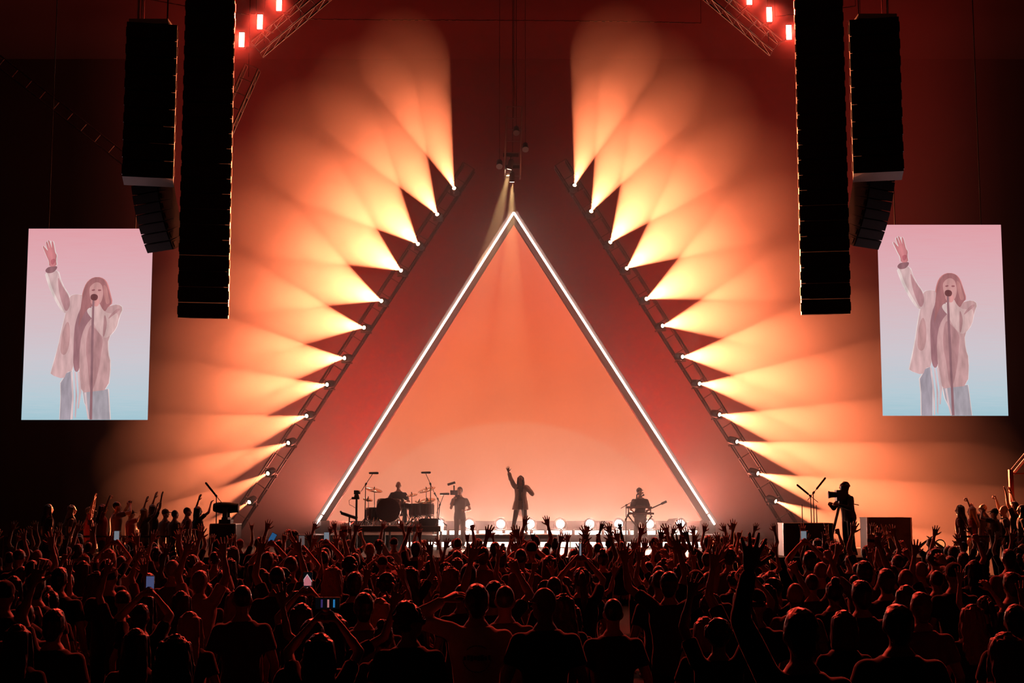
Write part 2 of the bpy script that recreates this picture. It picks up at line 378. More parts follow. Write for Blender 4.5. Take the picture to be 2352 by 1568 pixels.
# the big pale disc rising from the bottom of the picture
pxm = YS / F; rad = 450 * pxm; cz = (1196 - 968) * pxm - rad
cb = N('ShaderNodeCombineXYZ'); LK(sx.outputs['X'], cb.inputs[0]); LK(sx.outputs['Z'], cb.inputs[2])
ds_ = N('ShaderNodeVectorMath'); ds_.operation = 'DISTANCE'; LK(cb.outputs[0], ds_.inputs[0]); ds_.inputs[1].default_value = (0, 0, cz)
st_ = N('ShaderNodeMapRange'); LK(ds_.outputs['Value'], st_.inputs[0]); st_.inputs[1].default_value = rad - .12; st_.inputs[2].default_value = rad + .04; st_.inputs[3].default_value = 1; st_.inputs[4].default_value = 0
mx = N('ShaderNodeMix'); mx.data_type = 'RGBA'; fm = N('ShaderNodeMath'); fm.operation = 'MULTIPLY'; fm.inputs[1].default_value = .22; LK(st_.outputs[0], fm.inputs[0]); LK(fm.outputs[0], mx.inputs[0]); LK(rp.outputs[0], mx.inputs[6]); mx.inputs[7].default_value = lin(244, 190, 165) + (1,)
nz = N('ShaderNodeTexNoise'); nz.inputs['Scale'].default_value = .35; LK(tc.outputs['Object'], nz.inputs[0])
gm = N('ShaderNodeMath'); gm.operation = 'MULTIPLY_ADD'; gm.inputs[1].default_value = .35 * SCREEN_GAIN; gm.inputs[2].default_value = .82 * SCREEN_GAIN; LK(nz.outputs['Fac'], gm.inputs[0])
# haze in front of the panel eats green and blue, the panel is driven harder there
tint = N('ShaderNodeMix'); tint.data_type = 'RGBA'; tint.blend_type = 'MULTIPLY'; tint.inputs[0].default_value = 1; LK(mx.outputs[2], tint.inputs[6]); tint.inputs[7].default_value = (.67, .63, .50, 1)
LK(tint.outputs[2], em.inputs[0]); LK(gm.outputs[0], em.inputs[1]); LK(em.outputs[0], out.inputs[0])
me.materials.append(m); link('led_panel', me, tri)
bk = MB(); d3 = Vector((0, .25, 0)); bk.add([A2 + d3 * .2, B2 + d3 * .2, C2 + d3 * .2, A2 + d3, B2 + d3, C2 + d3], [(0, 2, 1), (3, 4, 5), (0, 1, 4, 3), (1, 2, 5, 4), (2, 0, 3, 5)]); part(tri, 'panel_back', bk, BLACK)
REV = mat('triangle_reveal', (.07, .065, .06), .7)
for a, b, a2, b2 in ((A, B, A2, B2), (A, C_, A2, C2)):
    t_ = Vector((0, 0, .0)); n_ = (b - a).cross(Vector((0, 1, 0))).normalized() * .06
    if n_.z < 0: n_ = -n_
    rv = MB(); rv.add([a + n_ * .6, b + n_ * .6, b2 + n_ * .6, a2 + n_ * .6, a + n_ * 2.2, b + n_ * 2.2, b2 + n_ * 2.2, a2 + n_ * 2.2], [(0, 1, 2, 3), (4, 7, 6, 5), (0, 4, 5, 1), (1, 5, 6, 2), (2, 6, 7, 3), (3, 7, 4, 0)]); part(tri, 'side_panel', rv, REV)
TUBE = emat('white_tube', (1.0, .74, .64), TUBE_GAIN, True)
dv = Vector((0, -.06, 0))
br = A + (B - A) * .968; cr2 = A + (C_ - A) * .965
for a, b in ((A, br), (br + (B - A).normalized() * .05, B), (A, cr2), (cr2 + (C_ - A).normalized() * .05, C_)):
    part(tri, 'light_tube', MB().cyl(a + dv, b + dv, .033, n=6, caps=False), TUBE)
for a, b in ((B, B2), (C_, C2)): part(tri, 'foot', MB().span(min(a.x, b.x) - .05, max(a.x, b.x) + .05, YT + .1, YS + .2, 1.53, B2.z + .02), BLACK)

# ---------------------------------------------------------------- trusses
def truss(name, label, a, b, w, deep, step, m, hang=True, cable_every=99):
    a = Vector(a); b = Vector(b); d = (b - a).normalized(); root = thing(name, label, 'truss', a)
    side = d.cross(Vector((0, 1, 0))).normalized() * (w / 2); dp = Vector((0, deep, 0)); r = min(.03, w * .07)
    cs = [side, -side, side + dp, -side + dp]
    for c in cs: part(root, 'chord', MB().cyl(a + c, b + c, r, n=8), m)
    L = (b - a).length; n = max(2, int(L / step))
    for i in range(n + 1):
        p = a + d * (L * i / n)
        part(root, 'rung', MB().cyl(p + cs[0], p + cs[1], r * .6, n=6).cyl(p + cs[0], p + cs[2], r * .6, n=6).cyl(p + cs[1], p + cs[3], r * .6, n=6), m)
        if i < n:
            q = a + d * (L * (i + 1) / n); part(root, 'brace', MB().cyl(p + cs[0], q + cs[2], r * .5, n=6).cyl(p + cs[1], q + cs[3], r * .5, n=6), m)
    if hang:
        for p in (a + d * .3, b - d * .3): part(root, 'hoist_chain', MB().cyl(p + dp * .5, (p.x, p.y + deep * .5, CEIL - .01), .012, n=6), DSTEEL)
    return root

LSP = [(1043, 432), (1004, 492), (960, 560), (921, 621), (876, 691), (836, 752), (791, 822), (751, 883), (704, 955), (662, 1017), (615, 1087), (572, 1153)]
RSP = [(1320, 425), (1358, 485), (1402, 556), (1440, 616), (1485, 686), (1522, 748), (1568, 819), (1607, 881), (1653, 952), (1693, 1014), (1741, 1087), (1782, 1151)]
CANG = [74, 65, 55, 39, 27, 12, 3, -4, -10, -13, -14, -20]
CANGL = [69, 58, 46, 33, 22, 8, -2, -8, -14, -20, -27, -33]
WID = [45, 52, 61, 62, 61, 55, 53, 46, 41, 34, 31, 26]
ORD = ['topmost', 'second from the top', 'third from the top', 'fourth from the top', 'fifth from the top', 'sixth from the top', 'sixth from the bottom', 'fifth from the bottom', 'fourth from the bottom', 'third from the bottom', 'second from the bottom', 'bottom']
YB = 46.0
LENS = emat('beam_lens', (1, .80, .55), 60)
for side, pts, who, angs in ((-1, LSP, 'drum kit', CANGL), (1, RSP, 'keyboard player', CANG)):
    q0 = P(*pts[0], YB + .35); q1 = P(*pts[-1], YB + .35); dd = (q1 - q0).normalized()
    truss('slanted_truss', 'slanted lattice truss of beam lights on the side of the %s' % who, q0 - dd * .9, q1 + dd * ((q1.z - DECK) / -dd.z), .42, .42, .55, DSTEEL, hang=False)
    for k, ((u, v), c, wd) in enumerate(zip(pts, angs, WID)):
        sb = (.47 - .02 * (k > 8) * (k - 8)) if side < 0 else (.47 + .045 * max(0, k - 5)); H = math.asin(sb * math.sin(math.radians(wd / 2))); cb_ = math.sqrt(1 - sb * sb); a = math.radians(c)
        d = (RT * math.cos(a) * side + UP * math.sin(a)) * sb - FW * cb_
        p = P(u, v, YB - .25)
        t = thing('moving_head_light', 'orange beam lamp, %s on the slanted truss beside the %s' % (ORD[k], who), 'stage light', p + Vector((0, .55, 0)), 'beam lamps on the slanted trusses')
        part(t, 'base', MB().span(p.x - .15, p.x + .15, p.y + .40, p.y + .56, p.z - .12, p.z + .12), BLACK)
        y_ = d.cross(Vector((0, 0, 1))).normalized(); bk_ = p - d * .02; sd_ = dd.cross(Vector((0, 1, 0))).normalized() * .23; pc = Vector((p.x, YB + .33, p.z))
        part(t, 'clamp', MB().cyl(pc - sd_, pc + sd_, .03, n=6), DSTEEL)
        for s2 in (-1, 1): part(t, 'yoke_arm', MB().cyl(p + Vector((s2 * .09, .45, 0)), bk_ - d * .16 + y_ * s2 * .15, .022, n=6), BLACK)
        part(t, 'head', MB().lathe(p - d * .36, d, [(0, .07), (.05, .12), (.22, .13), (.34, .12), (.355, .11)], 14), BLACK, True)
        part(t, 'lens', MB().lathe(p - d * .03, d, [(0, .085), (.012, .085), (.028, .05)], 14), LENS)
        l = bpy.data.lights.new('beam', 'SPOT'); l.energy = BEAM_POWER * (math.degrees(H) / 12) ** 1.3 * (1.25 if k > 8 else 1); l.color = BEAM_COLOR; l.spot_size = 2.16 * H; l.spot_blend = .12; l.shadow_soft_size = .025
        lo = link('beam', l, t, d * .02 - Vector((0, .55, 0))); lo.rotation_euler = d.to_track_quat('-Z', 'Y').to_euler()

# added lamps hidden behind the triangle, put in to redden the haze around it
for k, (x, ax, en, sz, colr, lab) in enumerate(((-5.5, -.75, .65, 150, (1, .30, .19), 'outer'), (-3.4, -.42, 1.5, 84, (1, .06, .035), 'middle'), (-1.6, -.22, 1.5, 84, (1, .05, .03), 'inner'), (1.6, .22, 1.5, 84, (1, .05, .03), 'inner'), (3.4, .42, 1.5, 84, (1, .06, .035), 'middle'), (5.5, .75, .65, 150, (1, .30, .19), 'outer'))):
    p = Vector((x, 50.2, 1.53)); t = thing('added_wash_light', '%s added fill lamp hidden on the floor behind the triangle on the %s side' % (lab, 'drum kit' if x < 0 else 'keyboard'), 'stage light', p)
    d = Vector((ax, -.10, 1)).normalized()
    part(t, 'base', MB().span(x - .18, x + .18, 50.05, 50.35, p.z, p.z + .10), BLACK)
    part(t, 'head', MB().lathe(p + Vector((0, 0, .11)), d, [(0, .06), (.04, .11), (.16, .12), (.18, .11)], 14), BLACK, True)
    part(t, 'lens', MB().lathe(p + Vector((0, 0, .11)) + d * .182, d, [(0, .10), (.01, .09)], 14), emat('red_lens', (1, .1, .05), 6))
    l = bpy.data.lights.new('wash', 'SPOT'); l.energy = ADDED_WASH_RED * en; l.color = colr; l.spot_size = math.radians(sz); l.spot_blend = 1; l.shadow_soft_size = .1
    lo = link('wash', l, t, Vector((0, 0, .11)) + d * .21); lo.rotation_euler = d.to_track_quat('-Z', 'Y').to_euler()

# overhead trusses with upright strobe lamps
STROBE = emat('strobe_face', (1, .72, .50), 32)
YO = 40.0
def strobe(u, v, hang_u, hang_v, label):
    c = P(u, v, YO); t = thing('strobe_light', label, 'stage light', c, 'upright strobe lamps on the overhead trusses')
    part(t, 'housing', MB().span(c.x - .085, c.x + .085, c.y + .01, c.y + .16, c.z - .24, c.z + .24), BLACK)
    part(t, 'face', MB().span(c.x - .07, c.x + .07, c.y - .005, c.y + .01, c.z - .21, c.z + .21), STROBE)
    h = P(hang_u, hang_v, YO + .2); b = P(u, v + 17, YO + .1)
    part(t, 'bracket', MB().cyl(b, h, .03, n=6), STEEL)
    l = bpy.data.lights.new('strobe', 'SPOT'); l.energy = STROBE_RED; l.color = (1, .055, .03); l.shadow_soft_size = .12; l.spot_size = math.radians(100); l.spot_blend = .9
    lo = link('strobe', l, t, (0, -.03, 0)); lo.rotation_euler = Vector((0, -1, -.5)).to_track_quat('-Z', 'Y').to_euler()
truss('overhead_truss', 'overhead truss with upright strobes, above the side of the drum kit', P(715, 0, YO + .2) + (P(715, 0, YO) - P(586, 108, YO)) * .6, P(586, 108, YO + .2), .42, .45, .42, STEEL)
truss('overhead_truss', 'overhead truss with upright strobes, above the side of the keyboard player', P(1662, 0, YO + .2) + (P(1662, 0, YO) - P(1786, 104, YO)) * .6, P(1786, 104, YO + .2), .42, .45, .42, STEEL)
strobe(555, 91, 588, 108, 'upright strobe lamp at the lower end of the truss above the drum kit side')
strobe(597, 50, 628, 76, 'middle upright strobe lamp on the truss above the drum kit side')
strobe(641, 8, 668, 36, 'upper upright strobe lamp on the truss above the drum kit side')
strobe(1812, 74, 1786, 100, 'upright strobe lamp at the lower end of the truss above the keyboard side')
strobe(1767, 33, 1742, 64, 'middle upright strobe lamp on the truss above the keyboard side')
strobe(1721, -6, 1700, 28, 'upper upright strobe lamp on the truss above the keyboard side')
truss('short_truss', 'short red-lit ladder truss hanging between speaker stack and beams', P(578, 152, 41), P(508, 310, 41), .42, .3, .38, STEEL)
truss('side_truss', 'dim lattice truss running down behind the outer speaker stack', P(-60, 95, 40.3), P(320, 392, 40.3), .30, .35, .5, STEEL)
ct = truss('centre_truss', 'upright box truss hanging above the tip of the triangle', P(1181, 245, 45.2), P(1177, 404, 45.2), .50, .45, .36, STEEL)

WARM = emat('white_lens', (1, .85, .6), 14)
for u, v, du, dv2, lab in ((1170, 389, -34, 150, 'spotlight in the upright centre truss aiming down and aside'), (1176, 418, -2, 150, 'spotlight below the centre truss aiming straight down at the triangle tip')):
    p = P(u, v, 45.1); q = P(u + du, v + dv2, 45.6); d = (q - p).normalized()
    t = thing('spotlight', lab, 'stage light', p)
    part(t, 'head', MB().lathe(p - d * .34, d, [(0, .05), (.05, .085), (.3, .095), (.335, .09)], 12), BLACK, True)
    part(t, 'lens', MB().lathe(p - d * .01, d, [(0, .075), (.012, .07)], 12), WARM)
    part(t, 'yoke', MB().cyl(p - d * .2, p - d * .2 + Vector((0, .22, .30)), .02).box(p - d * .2 + Vector((0, .22, .33)), (.5, .16, .1)), BLACK)
    l = bpy.data.lights.new('spot', 'SPOT'); l.energy = 9000; l.color = (1, .72, .30); l.spot_size = math.radians(15); l.spot_blend = .3; l.shadow_soft_size = .05
    lo = link('spot', l, t, d * .03); lo.rotation_euler = d.to_track_quat('-Z', 'Y').to_euler()
# a few unlit lamps around the centre truss
for u, v, lab in ((1147, 382, 'unlit round lamp hanging beside the upright centre truss, lower'), (1207, 343, 'unlit round lamp hanging beside the upright centre truss, upper'), (1186, 305, 'unlit lamp inside the upright centre truss')):
    p = P(u, v, 45.0); t = thing('lamp', lab, 'stage light', p)
    part(t, 'can', MB().lathe(p, (0, .7, .7), [(0, .08), (.05, .1), (.3, .09), (.36, .04)], 12), BLACK, True); part(t, 'rim', MB().lathe(p, (0, -.7, -.7), [(-.01, .105), (.015, .105)], 12), STEEL)
    part(t, 'drop_cable', MB().cyl(p + Vector((0, .2, .2)), (p.x, p.y + .2, CEIL - .01), .01, n=6), DSTEEL)

# thin roof cable with glinting clips
GL = mat('clip_metal', (.7, .5, .4), .25, 1.0)
for pts in ([(318, -6), (470, 22), (588, 35)], [(690, 44), (940, 46), (1180, 47), (1420, 49), (1610, 53)], [(1780, 38), (1880, 26), (1965, 14)]):
    W = [P(u, v, 40.8) for u, v in pts]
    c = thing('roof_cable', 'thin cable with glinting clips strung ' + ('above the centre of the stage' if len(pts) == 5 else 'over the drum kit side' if pts[0][0] < 500 else 'over the keyboard side'), 'cable', W[0])
    part(c, 'wire', MB().path(W, .012), DSTEEL)
    for a, b in zip(W[:-1], W[1:]):
        n = int((b - a).length / .22)
        for i in range(n):
            if random.Random(i * 7 + len(pts)).random() < .7:
                q = a + (b - a) * ((i + .5) / n); part(c, 'clip', MB().cyl(q - (b - a).normalized() * .06, q + (b - a).normalized() * .06, .018, n=6), GL)
    for q in (W[0], W[-1]): part(c, 'hanger', MB().cyl(q, (q.x, q.y, CEIL - .01), .008, n=5), DSTEEL)

# ---------------------------------------------------------------- line array speakers
def array(label, u0, u1, vbot, Y, n, hgt, depth, yaw, curve=0, side=1, top=None):
    a = P(u0, vbot, Y); b = P(u1, vbot, Y); w = abs(b.x - a.x); c = (a + b) / 2
    root = thing('line_array', label, 'loudspeaker', (c.x, Y, c.z))
    z = c.z; ang = 0.0; pos = Vector((c.x, Y + depth / 2, c.z)); R0 = Matrix.Rotation(yaw, 3, 'Z')
    cabs = []
    # start at the top, step down; the lowest cabinets tip forward in a J
    nc = 6.0 if hgt > .35 else 10.0; angs = [max(0.0, (curve * (1 - (k / nc)))) if k < nc else 0.0 for k in range(n)]
    p = Vector((c.x, Y + depth / 2, 0)); heights = sum(math.cos(x) for x in angs) * hgt
    zc = c.z
    shift = 0.0
    rows = []
    for k in range(n - 1, -1, -1):
        rows.append(angs[k])
    # position of the front edge along the J
    zz = c.z + heights; yy = Y
    for k, an in enumerate(rows):
        R = R0 @ Matrix.Rotation(an, 3, 'X')
        ctr = Vector((c.x, Y + depth / 2, zz - hgt / 2 * math.cos(an))) + R0 @ Vector((0, yy - Y, 0))
        cb = part(root, 'cabinet', MB().box(ctr, (w, depth, hgt * .96), R), CASE)
        link('grille', MB().box(ctr + R @ Vector((0, -depth / 2 - .012, 0)), (w * .94, .02, hgt * .86), R).mesh('grille', GRILLE, wpos(root)), cb)
        for sd in (-1, 1):
            link('rigging_plate', MB().box(ctr + R @ Vector((sd * (w / 2 + .012), -depth * .32, 0)), (.02, .10, hgt * .55), R).mesh('rigging_plate', DSTEEL, wpos(root)), cb)
        zz -= hgt * math.cos(an); yy += hgt * math.sin(an)
    tz = c.z + heights
    part(root, 'top_bumper', MB().span(c.x - w * .4, c.x + w * .4, Y + .05, Y + depth - .05, tz, tz + .12), STEEL)
    for sx_ in (-.3, .3): part(root, 'hoist_chain', MB().cyl((c.x + sx_ * w, Y + depth / 2, tz + .1), (c.x + sx_ * w, Y + depth / 2, CEIL - .01), .015, n=6), DSTEEL)
    return root
array('tall black line array of speakers hanging between the side screen and the drum kit', 405, 518, 727, 36.0, 21, .40, .55, .16, .10)
array('tall black line array of speakers hanging between the side screen and the camera tripod', 1847, 1957, 718, 36.0, 21, .40, .55, -.16, .10)
array('black speaker stack with pale underside, hung nearest above the screen on the drum kit side', 272, 386, 408, 33.0, 9, .42, .95, .22)
array('black speaker stack with pale underside, hung nearest above the screen on the camera tripod side', 1972, 2084, 396, 33.0, 9, .42, .95, -.22)
array('curved black line array overlapping the corner of the screen on the drum kit side', 290, 382, 556, 36.2, 15, .25, .55, -.62, .52)
array('curved black line array overlapping the corner of the screen on the camera tripod side', 1978, 2066, 548, 36.2, 15, .25, .55, .62, .52)

# ---------------------------------------------------------------- side screens showing the singer
SZ = 2352.0
def pic(name, r, g, b):
    key = 'pic_' + name
    if key in MATS: return MATS[key]
    m = emat(key, lin(r, g, b), 1.0); nt = m.node_tree; e = [n for n in nt.nodes if n.type == 'EMISSION'][0]
    tc = nt.nodes.new('ShaderNodeTexCoord'); mp = nt.nodes.new('ShaderNodeMapping'); mp.inputs['Scale'].default_value = (3.2, 1, .9); mp.inputs['Rotation'].default_value = (0, .35, 0); nz = nt.nodes.new('ShaderNodeTexNoise'); nz.inputs['Scale'].default_value = 1.7; nz.inputs['Detail'].default_value = 3
    ml = nt.nodes.new('ShaderNodeMapRange'); ml.inputs[1].default_value = .3; ml.inputs[2].default_value = .7; ml.inputs[3].default_value = .78; ml.inputs[4].default_value = 1.2
    nt.links.new(tc.outputs['Object'], mp.inputs[0]); nt.links.new(mp.outputs[0], nz.inputs[0]); nt.links.new(nz.outputs['Fac'], ml.inputs[0]); nt.links.new(ml.outputs[0], e.inputs[1])
    return m
def chaikin(pts, n):
    for _ in range(n):
        out_ = []
        for (ax, ay), (bx, by) in zip(pts, pts[1:] + pts[:1]): out_ += [(ax * .75 + bx * .25, ay * .75 + by * .25), (ax * .25 + bx * .75, ay * .25 + by * .75)]
        pts = out_
    return pts
FIG = [  # name, colour, outline in the 1626x1568 view of [0,480,560,1020]
    ('trousers', (164, 152, 162), [(440, 1095), (480, 1080), (486, 1200), (472, 1405), (400, 1405), (408, 1250), (405, 1160), (425, 1130)]),
    ('trousers', (166, 156, 164), [(555, 1220), (722, 1200), (735, 1405), (600, 1405), (590, 1350), (565, 1290)]),
    ('inner_shirt', (160, 112, 118), [(545, 630), (610, 640), (640, 720), (600, 800), (545, 900), (535, 1085), (490, 1085), (490, 900), (500, 740)]),
    ('jacket', (206, 166, 166), [(462, 600), (478, 574), (520, 568), (556, 574), (545, 650), (515, 720), (497, 800), (492, 930), (490, 1080), (446, 1086), (428, 1136), (338, 1104), (346, 1076), (390, 920), (410, 820), (436, 712)]),
    ('jacket', (196, 152, 152), [(722, 650), (790, 634), (823, 660), (796, 720), (776, 800), (722, 858), (722, 960), (740, 1026), (722, 1206), (620, 1216), (540, 1226), (530, 1080), (534, 900), (560, 800), (600, 740), (660, 690)]),
    ('jacket_shade', (178, 130, 132), [(600, 760), (640, 800), (690, 860), (680, 940), (660, 1080), (620, 1215), (600, 1215), (590, 1060), (570, 920)]),
    ('jacket_shade', (186, 140, 140), [(415, 830), (450, 740), (470, 780), (468, 900), (440, 980), (400, 960)]),
    ('sleeve', (206, 170, 170), [(302, 424), (386, 398), (412, 500), (472, 590), (470, 660), (440, 704), (398, 660), (340, 545), (318, 480)]),
    ('sleeve_shade', (182, 132, 136), [(386, 440), (412, 505), (470, 595), (468, 655), (442, 690), (420, 640), (396, 560)]),
    ('sleeve_light', (224, 200, 196), [(304, 430), (322, 428), (344, 520), (410, 650), (440, 700), (398, 660), (340, 545), (318, 480)]),
    ('cuff', (146, 100, 106), [(304, 410), (318, 392), (340, 384), (384, 380), (384, 398), (360, 424), (330, 430), (310, 424)]),
    ('hand', (198, 122, 126), [(330, 386), (330, 350), (314, 318), (300, 282), (287, 252), (294, 246), (304, 260), (324, 284), (314, 250), (308, 222), (317, 217), (326, 240), (336, 268), (328, 235), (322, 212), (331, 208), (341, 235), (350, 266), (347, 240), (346, 218), (356, 214), (364, 250), (370, 292), (383, 310), (376, 340), (383, 382)]),
    ('hand_shade', (176, 96, 104), [(340, 340), (366, 330), (374, 345), (360, 372), (345, 372)]),
    ('hair', (166, 108, 110), [(552, 580), (562, 540), (580, 496), (610, 466), (650, 453), (690, 465), (716, 496), (732, 560), (750, 628), (724, 650), (704, 690), (668, 660), (610, 645), (566, 690), (536, 760), (524, 800), (538, 680)]),
    ('hair_light', (186, 126, 124), [(690, 500), (716, 520), (728, 590), (736, 628), (712, 640), (698, 590)]),
    ('face', (198, 144, 142), [(596, 530), (620, 500), (650, 486), (680, 500), (692, 545), (688, 600), (664, 640), (630, 640), (606, 610)]),
    ('eye', (150, 92, 96), [(612, 540), (632, 534), (640, 542), (620, 550)]),
    ('eye', (150, 92, 96), [(654, 538), (676, 536), (680, 546), (660, 550)]),
    ('collar', (214, 186, 184), [(577, 676), (610, 652), (650, 690), (630, 740), (604, 720)]),
    ('near_sleeve', (208, 170, 168), [(616, 640), (660, 612), (688, 676), (730, 700), (800, 690), (776, 800), (726, 858), (690, 860), (644, 800), (612, 720)]),
    ('sleeve_fold', (178, 130, 132), [(700, 690), (720, 760), (700, 850), (688, 856), (694, 770)]),
    ('sleeve_fold', (182, 134, 136), [(790, 660), (744, 700), (720, 740), (756, 712), (808, 672)]),
    ('holding_hand', (204, 140, 138), [(606, 606), (664, 596), (668, 630), (650, 656), (614, 640)]),
    ('stand', (146, 104, 110), [(620, 610), (634, 610), (630, 760), (622, 1180), (618, 1405), (600, 1405), (606, 1180), (614, 760)]),
    ('microphone', (112, 64, 66), [(606, 590), (612, 572), (632, 566), (654, 574), (658, 592), (648, 610), (628, 612), (612, 606)]),
    ('fringe', (214, 186, 188), [(476, 1086), (486, 1086), (496, 1250), (490, 1400), (480, 1400), (484, 1250)]),
    ('fringe', (208, 178, 182), [(500, 1086), (510, 1086), (520, 1250), (510, 1400), (502, 1380), (508, 1240)]),
    ('fringe', (214, 186, 188), [(566, 1225), (580, 1222), (588, 1330), (602, 1400), (590, 1400), (574, 1310)]),
    ('fringe', (206, 176, 178), [(520, 1086), (534, 1086), (548, 1220), (530, 1330), (522, 1330), (530, 1220)]),
    ('frame_edge', (222, 210, 214), [(440, 1405), (444, 1405), (444, 1402), (440, 1402)]),
]
def bgmat():
    m = bpy.data.materials.new('screen_picture'); m.use_nodes = True; nt = m.node_tree; nt.nodes.clear(); N = nt.nodes.new; LK = nt.links.new
    out = N('ShaderNodeOutputMaterial'); em = N('ShaderNodeEmission'); tc = N('ShaderNodeTexCoord'); sx = N('ShaderNodeSeparateXYZ'); mr = N('ShaderNodeMapRange'); rp = N('ShaderNodeValToRGB')
    LK(tc.outputs['Object'], sx.inputs[0]); LK(sx.outputs['Z'], mr.inputs[0]); mr.inputs[1].default_value = -2.6; mr.inputs[2].default_value = 2.6
    nz = N('ShaderNodeTexNoise'); mp = N('ShaderNodeMapping'); mp.inputs['Scale'].default_value = (.9, 1, 22); LK(tc.outputs['Object'], mp.inputs[0]); LK(mp.outputs[0], nz.inputs[0]); nz.inputs['Scale'].default_value = 1.4; nz.inputs['Detail'].default_value = 3
    ad = N('ShaderNodeMath'); ad.operation = 'MULTIPLY_ADD'; ad.inputs[1].default_value = .16; LK(nz.outputs['Fac'], ad.inputs[0]); sb = N('ShaderNodeMath'); sb.operation = 'ADD'; sb.inputs[1].default_value = -.08; LK(mr.outputs[0], sb.inputs[0]); LK(sb.outputs[0], ad.inputs[2])
    LK(ad.outputs[0], rp.inputs[0]); cr = rp.color_ramp; cr.elements[0].position = 0; cr.elements[0].color = lin(162, 196, 208) + (1,); cr.elements[1].position = 1; cr.elements[1].color = lin(224, 158, 166) + (1,)
    for p_, c_ in ((.12, (182, 202, 212)), (.32, (204, 198, 206)), (.6, (216, 184, 190)), (.82, (222, 170, 178))): e_ = cr.elements.new(p_); e_.color = lin(*c_) + (1,)
    LK(rp.outputs[0], em.inputs[0]); em.inputs[1].default_value = 1.0; LK(em.outputs[0], out.inputs[0]); return m
BGM = bgmat(); YSC = 37.4
for side, (tl, tr_, br_, bl) in ((-1, ((66, 524), (351, 526), (340, 964), (49, 964))), (1, ((2014, 516), (2298, 516), (2317, 954), (2028, 955)))):
    q = [P(*c, YSC) for c in (tl, tr_, br_, bl)]; x0 = (q[0].x + q[3].x) / 2; x1 = (q[1].x + q[2].x) / 2; z0 = (q[2].z + q[3].z) / 2; z1 = (q[0].z + q[1].z) / 2
    cx, cz_ = (x0 + x1) / 2, (z0 + z1) / 2; c = Vector((cx, YSC, cz_))
    t = thing('video_screen', 'tall pink and pale blue video screen showing the singer, on the %s side' % ('drum kit' if side < 0 else 'camera tripod'), 'screen', c)
    me = bpy.data.meshes.new('picture'); me.from_pydata([(x0 - cx, 0, z0 - cz_), (x1 - cx, 0, z0 - cz_), (x1 - cx, 0, z1 - cz_), (x0 - cx, 0, z1 - cz_)], [], [(0, 1, 2, 3)]); me.materials.append(BGM); pictr = link('picture', me, t)
    Lq = [P(*k, YSC) for k in ((66, 524), (351, 526), (340, 964), (49, 964))]; lx0 = (Lq[0].x + Lq[3].x) / 2; lz0 = (Lq[2].z + Lq[3].z) / 2
    LAYERS = []
    for nm, col_, pts in FIG[:-1]:
        if nm in ('trousers', 'jacket', 'sleeve', 'hair', 'near_sleeve', 'hand'):
            for off in (-5, 5): LAYERS.append(('rim', (228, 206, 204) if nm != 'hair' else (206, 128, 126), [(a + off, b - 2) for a, b in pts], 0 if nm == 'trousers' else 1))
    LAYERS += [(nm, col_, pts, 0 if nm in ('trousers', 'stand', 'fringe') else 1 if nm in ('hand', 'eye', 'jacket') else 2) for nm, col_, pts in FIG[:-1]]
    for k, (nm, col_, pts, it_) in enumerate(LAYERS):
        vv = []; pts = chaikin(pts, it_)
        for (a, b) in pts:
            w = P(a / 2.9036, 480 + b / 2.9036, YSC); vv.append((w.x - lx0 + x0 - cx, -.004 - .0012 * k, min(max(w.z - lz0 + z0, z0 + .004), z1) - cz_))
        me = bpy.data.meshes.new('pictured_' + nm); me.from_pydata(vv, [], [tuple(range(len(vv)))]); me.materials.append(pic('%s_%d_%d' % (nm, col_[0], col_[1]), *col_)); link('pictured_' + nm, me, pictr)
    part(t, 'cabinet', MB().span(x0 + .10, x1 - .10, YSC + .01, YSC + .14, z0 + .1, z1 - .06), BLACK)
    for xx in (x0 + .5, x1 - .5): part(t, 'hanging_cable', MB().cyl((xx, YSC + .1, z1), (xx, YSC + .1, CEIL - .01), .015, n=6), DSTEEL)

# ---------------------------------------------------------------- stage furniture
def D(u, v, Y=42.8): return P(u, v, Y)
zR = 1.83
r = thing('drum_riser', 'dark raised platform carrying the drum kit', 'platform', (P(910, 1210, 42.6).x, 42.6, DECK))
x0, x1 = P(812, 1210, 41.9).x, P(1012, 1210, 41.9).x
part(r, 'top', MB().span(x0, x1, 41.8, 44.2, zR - .16, zR), mat('riser_wood', (.10, .06, .05), .6))
for x in (x0 + .08, x0 + .9, x1 - .9, x1 - .08):
    for y in (41.9, 43.8): part(r, 'leg', MB().cyl((x, y, DECK if y < 43.9 else 1.53), (x, y, zR - .16), .035), STEEL)
r = thing('singer_riser', 'low bench-like platform the singer stands on', 'platform', (.1, 42, DECK))
x0, x1 = P(1092, 1230, 41.5).x, P(1278, 1230, 41.5).x
part(r, 'top', MB().span(x0, x1, 41.3, 42.8, 1.49, 1.6), mat('riser_wood', (.10, .06, .05), .6))
for x in (x0 + .06, x1 - .06):
    for y in (41.38, 42.7): part(r, 'leg', MB().span(x - .05, x + .05, y - .05, y + .05, DECK, 1.49), BLACK)

